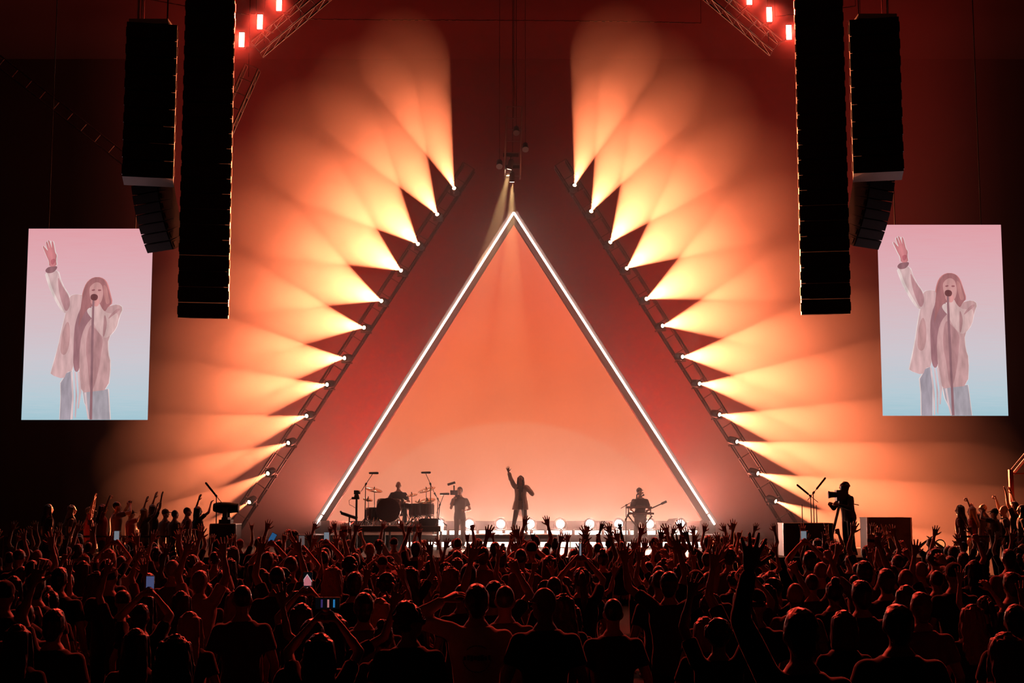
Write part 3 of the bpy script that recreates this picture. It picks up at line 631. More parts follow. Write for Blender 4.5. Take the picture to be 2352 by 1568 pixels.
NTH = ['first', 'second', 'third', 'fourth', 'fifth', 'sixth', 'seventh', 'eighth', 'ninth', 'tenth', 'eleventh', 'twelfth', 'thirteenth', 'fourteenth', 'fifteenth', 'sixteenth', 'seventeenth', 'eighteenth', 'nineteenth', 'twentieth', 'last', 'last']
BAR = emat('bar_face', (1, .82, .68), 7); BLIND = emat('blinder_face', (1, .88, .78), 90)
k = 0; u = 1003
while u < 1600:
    w_ = 24 + (k * 37 % 3) * 4; a, b = P(u, 1222, 43.9), P(u + w_, 1222, 43.9)
    t = thing('light_bar', 'white light bar on the upper deck edge, %s counting from the drum riser' % NTH[k], 'stage light', ((a.x + b.x) / 2, 43.9, 1.53), 'row of white light bars on the upper deck edge')
    part(t, 'housing', MB().span(a.x, b.x, 43.96, 44.1, 1.53, 1.70), BLACK); part(t, 'face', MB().span(a.x + .02, b.x - .02, 43.94, 43.965, 1.545, 1.665), BAR)
    u += w_ + 4; k += 1
BAR2 = emat('low_bar_face', (1, .80, .66), 4); u = 925; k = 0
while u < 1600:
    w_ = 34; a, b = P(u, 1246, 43.8), P(u + w_, 1246, 43.8)
    t = thing('step_light', 'white light strip at the foot of the upper deck, %s from the drum riser' % NTH[k], 'stage light', ((a.x + b.x) / 2, 43.85, DECK), 'row of white light strips at the foot of the upper deck')
    part(t, 'housing', MB().span(a.x, b.x, 43.80, 43.94, DECK, DECK + .19), BLACK); part(t, 'face', MB().span(a.x + .01, b.x - .01, 43.775, 43.80, DECK + .02, DECK + .17), BAR2)
    u += w_ + 1; k += 1
for k, u in enumerate((1010, 1078, 1150, 1218, 1287, 1355, 1421, 1492, 1563)):
    p = P(u, 1203, 44.7); t = thing('floor_lamp', 'round blinding white floor lamp, %s from the drum riser' % NTH[k], 'stage light', (p.x, 44.7, 1.53), 'row of white floor lamps facing the crowd')
    part(t, 'bracket', MB().span(p.x - .22, p.x - .19, 44.72, 44.82, 1.53, p.z).span(p.x + .19, p.x + .22, 44.72, 44.82, 1.53, p.z).span(p.x - .22, p.x + .22, 44.7, 44.85, 1.53, 1.56), BLACK)
    part(t, 'housing', MB().lathe((p.x, 44.95, p.z), (0, -1, 0), [(0, .10), (.08, .18), (.22, .20), (.24, .19)], 16), BLACK, True)
    part(t, 'lens', MB().lathe((p.x, 44.712, p.z), (0, -1, 0), [(0, .13), (.012, .12), (.02, .06)], 16), BLIND)
    l = bpy.data.lights.new('floor_lamp', 'SPOT'); l.energy = 700; l.color = (1, .50, .36); l.spot_size = math.radians(100); l.spot_blend = 1; l.shadow_soft_size = .1
    lo = link('floor_lamp', l, t, (0, -.06, p.z - 1.53)); lo.rotation_euler = Vector((0, -1, .12)).to_track_quat('-Z', 'Y').to_euler()
# small low floor light beyond the keyboards
p = P(1558, 1203, 45.6); t = thing('floor_spot', 'low rounded floor light glowing at the foot of the triangle beyond the keyboards', 'stage light', (P(1545, 1203, 45.3).x, 45.3, 1.53))

# microphone stands
def mic_stand(label, base, top, tip=None, group=None, tripod=True, mic='short'):
    base = Vector(base); top = Vector(top); t = thing('microphone_stand', label, 'microphone stand', base, group)
    part(t, 'pole', MB().cyl(base + Vector((0, 0, .02)), top, .016, .012, 8), BLACK)
    if tripod:
        for a in (.3, 2.4, 4.5): part(t, 'leg', MB().cyl(base + Vector((0, 0, .22)), base + Vector((math.cos(a) * .28, math.sin(a) * .28, .012)), .011, n=6), BLACK)
    else: part(t, 'base', MB().lathe(base, (0, 0, 1), [(0, .16), (.02, .16), (.04, .05)], 16), BLACK)
    e = top; d = Vector((0, -.3, 1)).normalized()
    if tip is not None:
        tip = Vector(tip); d = (tip - top).normalized(); part(t, 'boom', MB().cyl(top - d * .25, tip, .010, n=6), BLACK); part(t, 'clutch', MB().capsule(top, top + d * .03, .03, .03, 8), BLACK); e = tip
    if mic == 'short': part(t, 'microphone', MB().capsule(e, e + d * .10, .018, .024, 8).ell(e + d * .13, .032, .032, .032), BLACK, True)
    elif mic == 'flat': part(t, 'microphone', MB().capsule(e - Vector((.10, 0, 0)), e + Vector((.13, 0, .0)), .030, .036, 8), BLACK, True)
    elif mic == 'shotgun': part(t, 'microphone', MB().capsule(e, e + d * .36, .026, .026, 8), BLACK, True)
    return t

# ---------------------------------------------------------------- drum kit
SHELL = mat('drum_shell', (.10, .02, .02), .25); HEADM = mat('drum_head', (.62, .52, .36), .6); BRASS = mat('cymbal_brass', (.85, .70, .50), .16, 1.0)
def drum(name, label, c, axis, rad, dep, legs=None):
    c = Vector(c); ax = Vector(axis).normalized(); t = thing(name, label, 'drum', (c.x, c.y, zR)); a = c - ax * dep / 2; b = c + ax * dep / 2
    part(t, 'shell', MB().cyl(a, b, rad, n=22), SHELL, False)
    part(t, 'drum_head', MB().cyl(b, b + ax * .008, rad * .96, n=22), HEADM); part(t, 'drum_head', MB().cyl(a - ax * .008, a, rad * .96, n=22), HEADM if name != 'bass_drum' else SHELL)
    for q in (a, b): part(t, 'hoop', MB().cyl(q - ax * .02, q + ax * .02, rad * 1.035, n=22, caps=False), CHROME)
    q_ = ax.to_track_quat('Z', 'Y')
    for i in range(8):
        r_ = q_ @ Vector((math.cos(i * .785) * rad * 1.03, math.sin(i * .785) * rad * 1.03, 0)); part(t, 'lug', MB().cyl(c + r_ - ax * dep * .42, c + r_ + ax * dep * .42, .012, n=5), CHROME)
    for l in legs or []: part(t, 'leg', MB().cyl(l[0], l[1], .012, n=6), CHROME)
    return t
c = D(893, 1171, 42.5); drum('bass_drum', 'large dark bass drum at the front of the drum kit', c, (0, 1, 0), .36, .42, [((c.x - .3, c.y, c.z - .2), (c.x - .42, c.y - .15, zR)), ((c.x + .3, c.y, c.z - .2), (c.x + .42, c.y - .15, zR))])
for u, lab in ((879, 'mounted tom with cream head, on the bass drum nearer the raised cymbal'), (908, 'mounted tom with cream head, on the bass drum before the drummer')):
    c = D(u, 1157, 42.65); drum('rack_tom', lab, c, (0, .35, 1), .16, .20, [((c.x, c.y, c.z - .1), (D(893, 1171, 42.5).x, 42.5, D(893, 1171).z + .34))])
for u, v, rd, lab in ((856, 1181, .20, 'floor tom on legs beside the tall microphone boom'), (955, 1172, .19, 'floor tom on legs beside the drummer'), (980, 1170, .21, 'floor tom on legs under the tilted cymbal')):
    c = D(u, v, 42.75); drum('floor_tom', lab, c, (0, .1, 1), rd, .34, [((c.x + math.cos(a) * rd, c.y + math.sin(a) * rd, c.z), (c.x + math.cos(a) * (rd + .05), c.y + math.sin(a) * (rd + .05), zR)) for a in (.5, 2.6, 4.7)])
c = D(930, 1163, 42.95); drum('snare_drum', 'shallow snare drum between the drummer\'s knees', c, (0, .1, 1), .18, .13, [((c.x, c.y, c.z - .06), (c.x + .2 * math.cos(a), c.y + .2 * math.sin(a), zR)) for a in (0, 2.1, 4.2)])
def cymbal(label, u, v, rad, tilt, tilt_y=-.25, Y=42.6, hat=False):
    c = D(u, v, Y); t = thing('cymbal_stand', label, 'cymbal', (c.x, c.y, zR)); n = Vector((math.sin(tilt), tilt_y, math.cos(tilt))).normalized()
    part(t, 'cymbal', MB().lathe(c, n, [(-.012, rad), (-.008, rad), (.006, rad * .55), (.014, rad * .2), (.04, rad * .12), (.045, .01)], 26), BRASS, True)
    if hat: part(t, 'cymbal', MB().lathe(c - n * .03, -n, [(-.012, rad), (-.008, rad), (.006, rad * .55), (.014, rad * .2), (.04, rad * .12), (.045, .01)], 26), BRASS, True)
    b = Vector((c.x + .02, c.y + .03, zR)); part(t, 'pole', MB().cyl(b + Vector((0, 0, .02)), c + n * .07, .016, .009, 8), CHROME); part(t, 'wing_nut', MB().capsule(c + n * .05, c + n * .08, .018, .012, 8), BLACK)
    for a in (.4, 2.5, 4.6): part(t, 'leg', MB().cyl(b + Vector((0, 0, .34)), b + Vector((math.cos(a) * .26, math.sin(a) * .26, .012)), .012, n=6), CHROME)
cymbal('large crash cymbal tilted down towards the drummer, beside the tall boom', 859, 1124, .26, .24)
cymbal('large bright cymbal tilted up, beyond the drummer\'s shoulder', 980, 1124, .27, -.27)
cymbal('small flat cymbal just beside the drummer\'s shoulder', 946, 1136, .17, -.12)
cymbal('hi-hat pair of small cymbals low beside the tall microphone boom', 845, 1146, .15, .22, hat=True)
cymbal('low ride cymbal in front of the toms', 982, 1149, .24, -.15, -.35)
cymbal('small splash cymbal low over the floor tom', 962, 1152, .13, .3)
mic_stand('tall boom stand reaching over the drum kit beside the crash cymbal', (D(841, 1200).x, 42.4, zR), D(840, 1112, 42.4), D(857, 1086, 42.5), mic='flat')
mic_stand('tall boom stand reaching over the drum kit beside the bright cymbal', (D(990, 1200).x, 42.6, zR), D(989, 1112, 42.6), D(977, 1085, 42.6), mic='flat')
mic_stand('leaning boom stand with a flat microphone at the end of the drum riser', (D(1008, 1205).x, 42.3, zR), D(1010, 1160, 42.3), D(1020, 1134, 42.3), mic='flat')
mic_stand('short stand with round microphone behind the leaning boom', (D(1004, 1205, 42.9).x, 42.9, zR), D(1006, 1146, 42.9), D(1002, 1139, 42.8))
mic_stand('low drum microphone on a short stand before the bass drum', (D(948, 1206, 42).x, 42.0, zR), D(946, 1194, 42.0), D(951, 1190, 41.95))
t = thing('equipment_box', 'small percussion module on the drum riser under the low cymbals', 'module', (D(985, 1200).x, 42.4, zR))
b0 = D(985, 1196, 42.4); part(t, 'case', MB().box((b0.x, 42.4, zR + .10), (.55, .4, .2)), CASE); part(t, 'pad', MB().box((b0.x, 42.35, zR + .21), (.5, .34, .02)), BLACK); part(t, 'pedal', MB().box((b0.x - .42, 42.3, zR + .05), (.2, .35, .08), Matrix.Rotation(.2, 3, 'X')), STEEL)
t = thing('drum_stool', 'round drum stool under the drummer', 'stool', (D(915, 1180, 43.35).x, 43.35, zR))
q = D(915, 1180, 43.35); part(t, 'seat', MB().lathe((q.x, 43.35, zR + .28), (0, 0, 1), [(0, .16), (.03, .18), (.07, .18), (.09, .15)], 18), BLACK); part(t, 'pole', MB().cyl((q.x, 43.35, zR + .05), (q.x, 43.35, zR + .29), .025), CHROME)
for a in (.3, 2.4, 4.5): part(t, 'leg', MB().cyl((q.x, 43.35, zR + .2), (q.x + math.cos(a) * .24, 43.35 + math.sin(a) * .24, zR + .01), .013, n=6), CHROME)
# camera head on a pole beside the kit
p = D(819, 1146, 42.2); b = Vector((p.x, 42.2, DECK)); t = thing('remote_camera', 'remote camera head on a tall pole beside the drum riser', 'camera', b)
part(t, 'pole', MB().cyl(b, p, .035, .03, 8), BLACK); part(t, 'base', MB().lathe(b, (0, 0, 1), [(0, .25), (.03, .25), (.05, .06)], 16), BLACK); part(t, 'platform', MB().box(p + Vector((-.03, 0, .03)), (.21, .2, .07)), BLACK)
part(t, 'turret', MB().lathe(p + Vector((0, 0, .06)), (0, 0, 1), [(0, .075), (.05, .07), (.09, .045)], 14), BLACK); part(t, 'head', MB().box(p + Vector((-.01, 0, .20)), (.13, .13, .12)), BLACK); part(t, 'lens', MB().lathe(p + Vector((.05, 0, .20)), (1, -.2, 0), [(0, .05), (.05, .055), (.06, .03)], 14), CHROME)
part(t, 'cable', MB().path([p + Vector((-.12, 0, .04)), p + Vector((-.22, 0, -.04)), p + Vector((-.21, 0, -.16)), p + Vector((-.12, 0, -.2)), p + Vector((0, 0, -.28))], .007), BLACK)
p0, p1 = D(785, 1178, 42.2), D(820, 1190, 42.2); t = thing('sample_pad', 'tilted drum pad on a stand beside the remote camera pole', 'drum pad', (p0.x, 42.2, DECK)); dd = p1 - p0
part(t, 'body', MB().box((p0 + p1) / 2, (dd.length, .3, .08), Matrix.Rotation(math.atan2(-dd.z, dd.x), 3, 'Y')), BLACK); part(t, 'knob', MB().capsule(p0, p0 + Vector((-.03, 0, .04)), .03, .03), BLACK)
part(t, 'pole', MB().cyl(((p0.x + p1.x) / 2, 42.2, DECK + .02), (p0 + p1) / 2, .025), CHROME)
for a in (.3, 2.4, 4.5): part(t, 'leg', MB().cyl(((p0.x + p1.x) / 2, 42.2, DECK + .3), ((p0.x + p1.x) / 2 + .3 * math.cos(a), 42.2 + .3 * math.sin(a), DECK + .012), .013, n=6), CHROME)

# ---------------------------------------------------------------- performers (all face the crowd: turned half round)
PI = math.pi
def perf(bd, loc, rz, scale, label, **kw): return person(bd, loc, rz, scale, label=label, **kw)
# singer
sing = body_data('singer', shape='f', arms=(((.30, .06, 1.62), (.37, .10, 1.88), 'spread', (0, 1, 0)), ((-.36, .10, 1.22), (-.06, .22, 1.50), 'grip', (1, 0, 0), (.35, .1, .9))), legs=(((.17, .05, .50), (.24, .0, .09), (.30, .12, .035)), ((-.13, .03, .50), (-.16, -.02, .09), (-.20, .12, .035))), sleeve='none')
sp = P(1196, 1224, 42.0); SL = Vector((sp.x, 42.0, 1.6))
so = person(sing, SL, PI - .05, .955, 'long', 'brown', 'charcoal', 'charcoal', 0, 'singer in a long pale jacket raising one arm and holding the microphone')
jk = MB(); jk.loft([(1.47, .085, .075, 0, -.01), (1.44, .165, .105, 0, -.01), (1.36, .195, .135, 0, -.01), (1.2, .185, .14, 0, -.01), (1.0, .215, .155, 0, -.01), (.82, .25, .17, .01, -.01), (.74, .265, .175, .015, -.01)], 24)
jk.chain([(.12, 0, 1.42), (.20, 0, 1.47), (.28, .05, 1.62), (.345, .09, 1.83)], [.085, .085, .070, .062], 12); jk.chain([(-.12, 0, 1.42), (-.20, 0, 1.41), (-.36, .09, 1.22), (-.14, .18, 1.43)], [.085, .085, .072, .058], 12)
jm = fuse(jk, .014, 2, .6, .012, 9)
# open the front of the jacket: drop the faces in a tapering strip
vv = jm.v; jm.f = [f for f in jm.f if not (sum(vv[i][1] for i in f) / len(f) > .09 and abs(sum(vv[i][0] for i in f) / len(f) - .01) < .025 + .045 * (1.5 - sum(vv[i][2] for i in f) / len(f)) / .8 and sum(vv[i][2] for i in f) / len(f) < 1.47)]
j = link('jacket', jm.mesh('jacket', CLOTH['cream'], None, True), so); md = j.modifiers.new('thickness', 'SOLIDIFY'); md.thickness = .008
for k in range(7):
    x = -.05 + .02 * k; link('fringe', MB().path([(x, .14, 1.0 + .02 * (k % 2)), (x + .008, .17, .78), (x + .004, .165, .52 + .03 * (k % 3))], .006).mesh('fringe', CLOTH['cream']), so)
mic_stand('straight microphone stand the singer is holding', SL + Vector((.06, -.26, 0)), SL + Vector((.06, -.24, 1.42)), tripod=False)
# drummer, seated
drm = body_data('drummer', shape='m', hips=(0, 0, .47), lean=.06, arms=(((.30, .06, .74), (.26, .32, .70), 'grip', (0, 0, -1)), ((-.30, .06, .74), (-.24, .32, .70), 'grip', (0, 0, -1))), legs=(((.22, .40, .50), (.24, .42, .09), (.26, .56, .035)), ((-.22, .40, .50), (-.24, .42, .09), (-.26, .56, .035))), head=(-8, 10))
q = D(915, 1180, 43.35); perf(drm, (q.x, 43.35, zR), PI, 1.0, 'bald drummer in a black shirt seated behind the drum kit', hair=None, shirt='black', trousers='black', skin=0)
for sx_, lab in ((-.26, 'drumstick in the drummer\'s hand over the bass drum'), (.25, 'drumstick in the drummer\'s hand over the snare')):
    a = Vector((q.x + sx_, 43.35 - .42, zR + .74)); solo('drumstick', MB().cyl(a, a + Vector((-.25 * sx_, -.32, .06)), .009, .006, 6), HEADM, lab, 'drumstick', a)
# camera operator on stage
cop = body_data('camera_operator', shape='m', arms=(((.28, .12, 1.20), (.24, .26, 1.42), 'grip', (-1, 0, 0)), ((-.28, .05, 1.16), (-.10, .26, 1.08), 'relaxed', (0, 0, 1))), head=(0, -20))
cp = P(1056, 1230, 43.3); perf(cop, (cp.x, 43.3, DECK), PI + .25, 1.03, 'camera operator in a grey tee with a camera on the shoulder', hair='short', haircol='brown', shirt='charcoal', trousers='charcoal', skin=0)
p = P(1043, 1131, 42.95); t = thing('video_camera', 'shoulder video camera with a viewfinder held by the camera operator', 'camera', p)
part(t, 'body', MB().box(p, (.22, .34, .14)), BLACK); part(t, 'lens', MB().lathe(p + Vector((-.02, -.16, 0)), (-.1, -1, 0), [(0, .05), (.12, .055), (.16, .065), (.165, .05)], 14), BLACK); part(t, 'handle', MB().box(p + Vector((0, 0, .20)), (.04, .24, .03)).box(p + Vector((0, .1, .13)), (.03, .03, .12)).box(p + Vector((0, -.1, .13)), (.03, .03, .12)), BLACK)
part(t, 'viewfinder', MB().box(p + Vector((-.08, -.05, .27)), (.24, .08, .07), Matrix.Rotation(-.3, 3, 'Y')), BLACK); part(t, 'shoulder_pad', MB().box(p + Vector((.1, .08, -.10)), (.14, .2, .06)), BLACK)
# keyboard player with cap
kbp = body_data('keyboard_player', shape='m', lean=.22, arms=(((.27, .18, 1.14), (.20, .42, 1.07), 'relaxed', (0, 0, -1)), ((-.27, .18, 1.14), (-.20, .42, 1.07), 'relaxed', (0, 0, -1))), legs=(((.13, .10, .50), (.15, .0, .09), (.19, .13, .035)), ((-.13, .06, .50), (-.18, -.10, .09), (-.2, .03, .035))), head=(-18, 25))
kp = P(1471, 1240, 43.2); perf(kbp, (kp.x, 43.2, DECK), PI - .1, 1.02, 'keyboard player in a cap and dark jacket bent over the keys', hair='cap', haircol='black', shirt='charcoal', trousers='charcoal', skin=0)
t = thing('keyboard_stand', 'two-tier X keyboard stand in front of the keyboard player', 'stand', (kp.x, 42.6, DECK)); kx = P(1470, 1180, 42.6).x
for s2 in (-1, 1): part(t, 'cross_leg', MB().cyl((kx - s2 * .38, 42.55 + .06 * s2, DECK + .02), (kx + s2 * .36, 42.55 + .06 * s2, P(1470, 1184, 42.6).z), .022, n=8), BLACK)
for s2 in (-1, 1): part(t, 'upright', MB().cyl((kx + s2 * .33, 42.75, P(1470, 1184, 42.6).z), (kx + s2 * .33, 42.75, P(1470, 1166, 42.6).z), .018, n=8), BLACK)
KEYW = mat('piano_keys', (.6, .57, .52), .4)
for v, u0, u1, dp, lab in ((1179, 1441, 1501, .30, 'lower keyboard on the two-tier stand'), (1165, 1437, 1497, .26, 'upper tilted keyboard with a lit panel on the two-tier stand')):
    a, b = P(u0, v, 42.6), P(u1, v, 42.6); t = thing('keyboard', lab, 'keyboard', ((a.x + b.x) / 2, 42.6, a.z - .03)); zz = a.z
    part(t, 'body', MB().span(a.x, b.x, 42.6 - dp / 2 + (.1 if v < 1170 else 0), 42.6 + dp / 2 + (.15 if v < 1170 else 0), zz - .03, zz + .03), BLACK)
    part(t, 'back_panel', MB().span(a.x + .03, b.x - .03, 42.6 - dp / 2 - .008 + (.1 if v < 1170 else 0), 42.6 - dp / 2 + (.1 if v < 1170 else 0), zz - .02, zz + .022), mat('panel_silver', (.5, .48, .46), .3, .8))
    for i in range(18): part(t, 'key', MB().span(a.x + .05 + i * (b.x - a.x - .1) / 18, a.x + .04 + (i + 1) * (b.x - a.x - .1) / 18, 42.62 + (.1 if v < 1170 else 0), 42.6 + dp / 2 - .02 + (.15 if v < 1170 else 0), zz + .03, zz + .04), KEYW)
a, b = P(1490, 1170, 42.95), P(1525, 1154, 42.9); t = thing('guitar', 'dark electric guitar slung across the keyboard player, neck out to one side', 'guitar', a); d = (b - a).normalized()
part(t, 'neck', MB().cyl(a - d * .1, b, .022, n=6), BLACK); part(t, 'headstock', MB().box(b, (.18, .03, .07), Matrix.Rotation(math.atan2(-d.z, d.x), 3, 'Y')), BLACK); part(t, 'body', MB().ell(a - d * .3 + Vector((0, 0, -.03)), .22, .04, .15), BLACK)
part(t, 'strap', MB().path([a - d * .45, a + Vector((-.35, .0, .45)), a + Vector((-.15, .12, .5))], .02), BLACK)
mic_stand('boom stand slanting up to the keyboard player\'s mouth', (P(1438, 1230, 42.3).x, 42.3, DECK), P(1438, 1160, 42.3), P(1472, 1140, 42.8))
mic_stand('short straight microphone stand in front of the keyboards', (P(1437, 1240, 41.4).x, 41.4, DECK), P(1437, 1193, 41.4), P(1439, 1189, 41.35))
# right wing: tripod camera and its operator
cop2 = body_data('tripod_operator', shape='m', lean=.16, arms=(((.30, .16, 1.16), (.14, .38, 1.24), 'grip', (-1, 0, 0)), ((-.30, .16, 1.16), (-.14, .38, 1.24), 'grip', (1, 0, 0))), head=(-12, 0), sleeve='long')
p = P(1950, 1200, 37.3); perf(cop2, (p.x, 37.3, DECK), PI * .62, 1.06, 'tripod camera operator with curly hair lit golden from behind', hair='curly', haircol='brown', shirt='charcoal', trousers='black', skin=0, lx=1.15)
p = P(1933, 1142, 37.2); t = thing('tripod_camera', 'broadcast camera on a tripod at the side of the stage', 'camera', (p.x, 37.2, DECK))
part(t, 'body', MB().box(p + Vector((0, 0, .05)), (.30, .26, .28)), BLACK); part(t, 'lens', MB().lathe(p + Vector((-.14, -.02, .07)), (-1, .1, 0), [(0, .07), (.14, .08), (.2, .10), (.21, .08)], 14), BLACK); part(t, 'viewfinder', MB().box(p + Vector((.06, -.1, .24)), (.2, .1, .1)), BLACK); part(t, 'fluid_head', MB().lathe(p + Vector((0, 0, -.22)), (0, 0, 1), [(0, .05), (.05, .09), (.13, .09)], 12), BLACK)
for a in (.4, 2.5, 4.6):
    part(t, 'leg', MB().cyl(p + Vector((.05 * math.cos(a), .05 * math.sin(a), -.2)), (p.x + .42 * math.cos(a), 37.2 + .42 * math.sin(a), DECK + .01), .022, n=6).cyl(p + Vector((.09 * math.cos(a), .09 * math.sin(a), -.2)), (p.x + .45 * math.cos(a), 37.2 + .45 * math.sin(a), DECK + .01), .014, n=6), BLACK)
part(t, 'pan_bar', MB().cyl(p + Vector((.1, 0, -.12)), p + Vector((.42, -.1, -.2)), .014, n=6), BLACK)
mic_stand('pair-mount stand with an upright shotgun microphone by the tripod camera', (P(1864, 1200, 37.6).x, 37.6, DECK), P(1862, 1139, 37.6), P(1856, 1134, 37.6) , mic='shotgun')
mic_stand('stand with a slanted shotgun microphone by the tripod camera', (P(1870, 1200, 37.8).x, 37.8, DECK), P(1868, 1132, 37.8), P(1876, 1122, 37.8), mic='shotgun')
mic_stand('bare thin stand beside the dark stage box', (P(1843, 1200, 38).x, 38.0, DECK), P(1842, 1158, 38.0), mic=None)
mic_stand('bare thin stand between the microphones and the tripod', (P(1877, 1200, 38.2).x, 38.2, DECK), P(1875, 1160, 38.2), mic=None)
mic_stand('boom stand with a gleaming shotgun microphone above the big floor light', (P(498, 1200, 36.7).x, 36.7, DECK), P(497, 1139, 36.7), P(493, 1134, 36.7), mic='shotgun')
for (u0, u1, v0, Y, lab) in ((1800, 1912, 1201, 37.0, 'low dark stage box under the microphone stands'), (1992, 2092, 1188, 37.4, 'tall dark stage box beyond the tripod camera')):
    a, b = P(u0, v0, Y), P(u1, v0, Y); t = thing('stage_box', lab, 'box', ((a.x + b.x) / 2, Y + .4, DECK))
    part(t, 'body', MB().span(a.x, b.x, Y, Y + .8, DECK, a.z - .03), CASE); part(t, 'lid', MB().span(a.x - .01, b.x + .01, Y - .01, Y + .81, a.z - .03, a.z), CASE)
    for x in (a.x, b.x): part(t, 'corner_edge', MB().span(x - .02, x + .02, Y - .02, Y + .01, DECK, a.z), STEEL)
# big moving light on a case on the drum kit side
p = P(520, 1165, 36.9); t = thing('follow_light', 'large unlit barrel moving light on a case at the stage side', 'stage light', (p.x, 36.9, 1.98))
part(t, 'barrel', MB().lathe(p + Vector((-.33, 0, .0)), (1, 0, -.02), [(0, .10), (.06, .125), (.2, .145), (.38, .145), (.60, .12), (.64, .125), (.65, .11)], 18), BLACK, True)
for s2 in (-1, 1): part(t, 'yoke_arm', MB().box(p + Vector((.0, s2 * .17, -.16)), (.12, .04, .34)), BLACK)
part(t, 'base', MB().box((p.x, 36.9, 2.03), (.30, .40, .10)), BLACK); part(t, 'yoke_foot', MB().box((p.x, 36.9, 2.11), (.16, .40, .06)), BLACK)
t = thing('flight_case', 'flight case carrying the large barrel light', 'case', (p.x, 36.9, DECK)); part(t, 'body', MB().span(p.x - .32, p.x + .32, 36.5, 37.3, DECK, 1.95), CASE); part(t, 'lid', MB().span(p.x - .33, p.x + .33, 36.49, 37.31, 1.95, 1.98), STEEL)
for sx_ in (-1, 1): part(t, 'edge', MB().span(p.x + sx_ * .32 - .02, p.x + sx_ * .32 + .02, 36.48, 36.52, DECK, 1.95), STEEL)
a = P(2324, 1150, 36.0); t = thing('steel_frame', 'pale-edged steel frame with sloping roof bars behind the side crowd', 'frame', (a.x, 36.0, 0)); WHITE = mat('white_steel', (.75, .7, .68), .4, .3); REDP = mat('red_post', (.5, .08, .05), .5)
b0, b1 = P(2323, 1078, 36), P(2400, 985, 36)
part(t, 'post', MB().span(a.x - .05, a.x + .05, 35.95, 36.05, 0, b0.z), REDP); part(t, 'post', MB().span(a.x + .10, a.x + .13, 36.3, 36.34, 0, b0.z - .1), REDP); part(t, 'post', MB().span(b1.x - .05, b1.x + .05, 35.95, 36.05, 0, b1.z), REDP)
part(t, 'roof_bar', MB().cyl(b0, b1, .018, n=6), WHITE); part(t, 'roof_bar', MB().cyl(b0 + Vector((.06, .1, -.12)), b1 + Vector((.06, .1, -.12)), .035, n=6), WHITE); part(t, 'cross_bar', MB().cyl(b0 + Vector((0, 0, -.1)), (b1.x, 36, b0.z - .1), .016, n=6), REDP)
# the low floor light
p = P(1558, 1203, 45.3); t = [o for o in bpy.data.objects if o.name == 'floor_spot'][0]
part(t, 'housing', MB().lathe((P(1530, 1203, 45.3).x, 45.3, p.z), (1, -.15, 0), [(0, .05), (.08, .16), (.4, .19), (.42, .16)], 16), BLACK, True); part(t, 'foot', MB().box((P(1540, 1203, 45.3).x, 45.3, 1.58), (.3, .3, .1)).box((P(1540, 1203, 45.3).x, 45.3, 1.68), (.08, .1, .2)), BLACK)
part(t, 'lens', MB().lathe((P(1530, 1203, 45.3).x + .42, 45.24, p.z), (1, -.5, 0), [(0, .13), (.02, .10)], 14), BLIND)

# added orange fill lamps at the stage corners, standing in for beam light on the crowd
for x, tx, lab in ((-10.6, -5.5, 'added orange fill lamp at the stage corner on the drum kit side'), (10.9, 7.0, 'added orange fill lamp at the stage corner on the camera tripod side')):
    p = Vector((x, 36.6, DECK)); t = thing('added_wash_light', lab, 'stage light', p); d = (Vector((tx, 18, 1.6)) - (p + Vector((0, 0, .30)))).normalized(); h = p + Vector((0, 0, .30))
    part(t, 'base', MB().box(p + Vector((0, 0, .04)), (.4, .4, .08)), BLACK); part(t, 'pole', MB().cyl(p + Vector((0, 0, .08)), h - Vector((0, 0, .05)), .03, n=8), BLACK)
    part(t, 'head', MB().lathe(h - d * .2, d, [(0, .08), (.05, .13), (.22, .14), (.24, .13)], 14), BLACK, True); part(t, 'lens', MB().lathe(h + d * .045, d, [(0, .11), (.012, .10)], 14), emat('orange_lens', (1, .3, .1), 1))
    l = bpy.data.lights.new('wash', 'SPOT'); l.energy = 6000; l.color = (1, .20, .07); l.spot_size = math.radians(62); l.spot_blend = .9; l.shadow_soft_size = .12
    lo = link('wash', l, t, h + d * .07 - p); lo.rotation_euler = d.to_track_quat('-Z', 'Y').to_euler()

# ---------------------------------------------------------------- side stands
STAND = mat('stand_board', (.04, .03, .03), .8)
for x0, x1, lab in ((-14.6, -8.0, 'low spectator platform at the stage side below the drum-side screen'), (10.4, 16.0, 'low spectator platform at the stage side below the camera-side screen')):
    t = thing('spectator_platform', lab, 'platform', ((x0 + x1) / 2, 34.6, 0)); part(t, 'deck', MB().span(x0, x1, 33.6, 35.9, .62, .72), STAND); part(t, 'skirt', MB().span(x0, x1, 33.62, 33.68, 0, .62), STAND)
    part(t, 'rail', MB().cyl((x0, 33.7, 1.72), (x1, 33.7, 1.72), .025, n=6), DSTEEL)
    for i in range(6): part(t, 'rail_post', MB().cyl((x0 + .1 + i * (x1 - x0 - .2) / 5, 33.7, .72), (x0 + .1 + i * (x1 - x0 - .2) / 5, 33.7, 1.72), .02, n=6), DSTEEL)

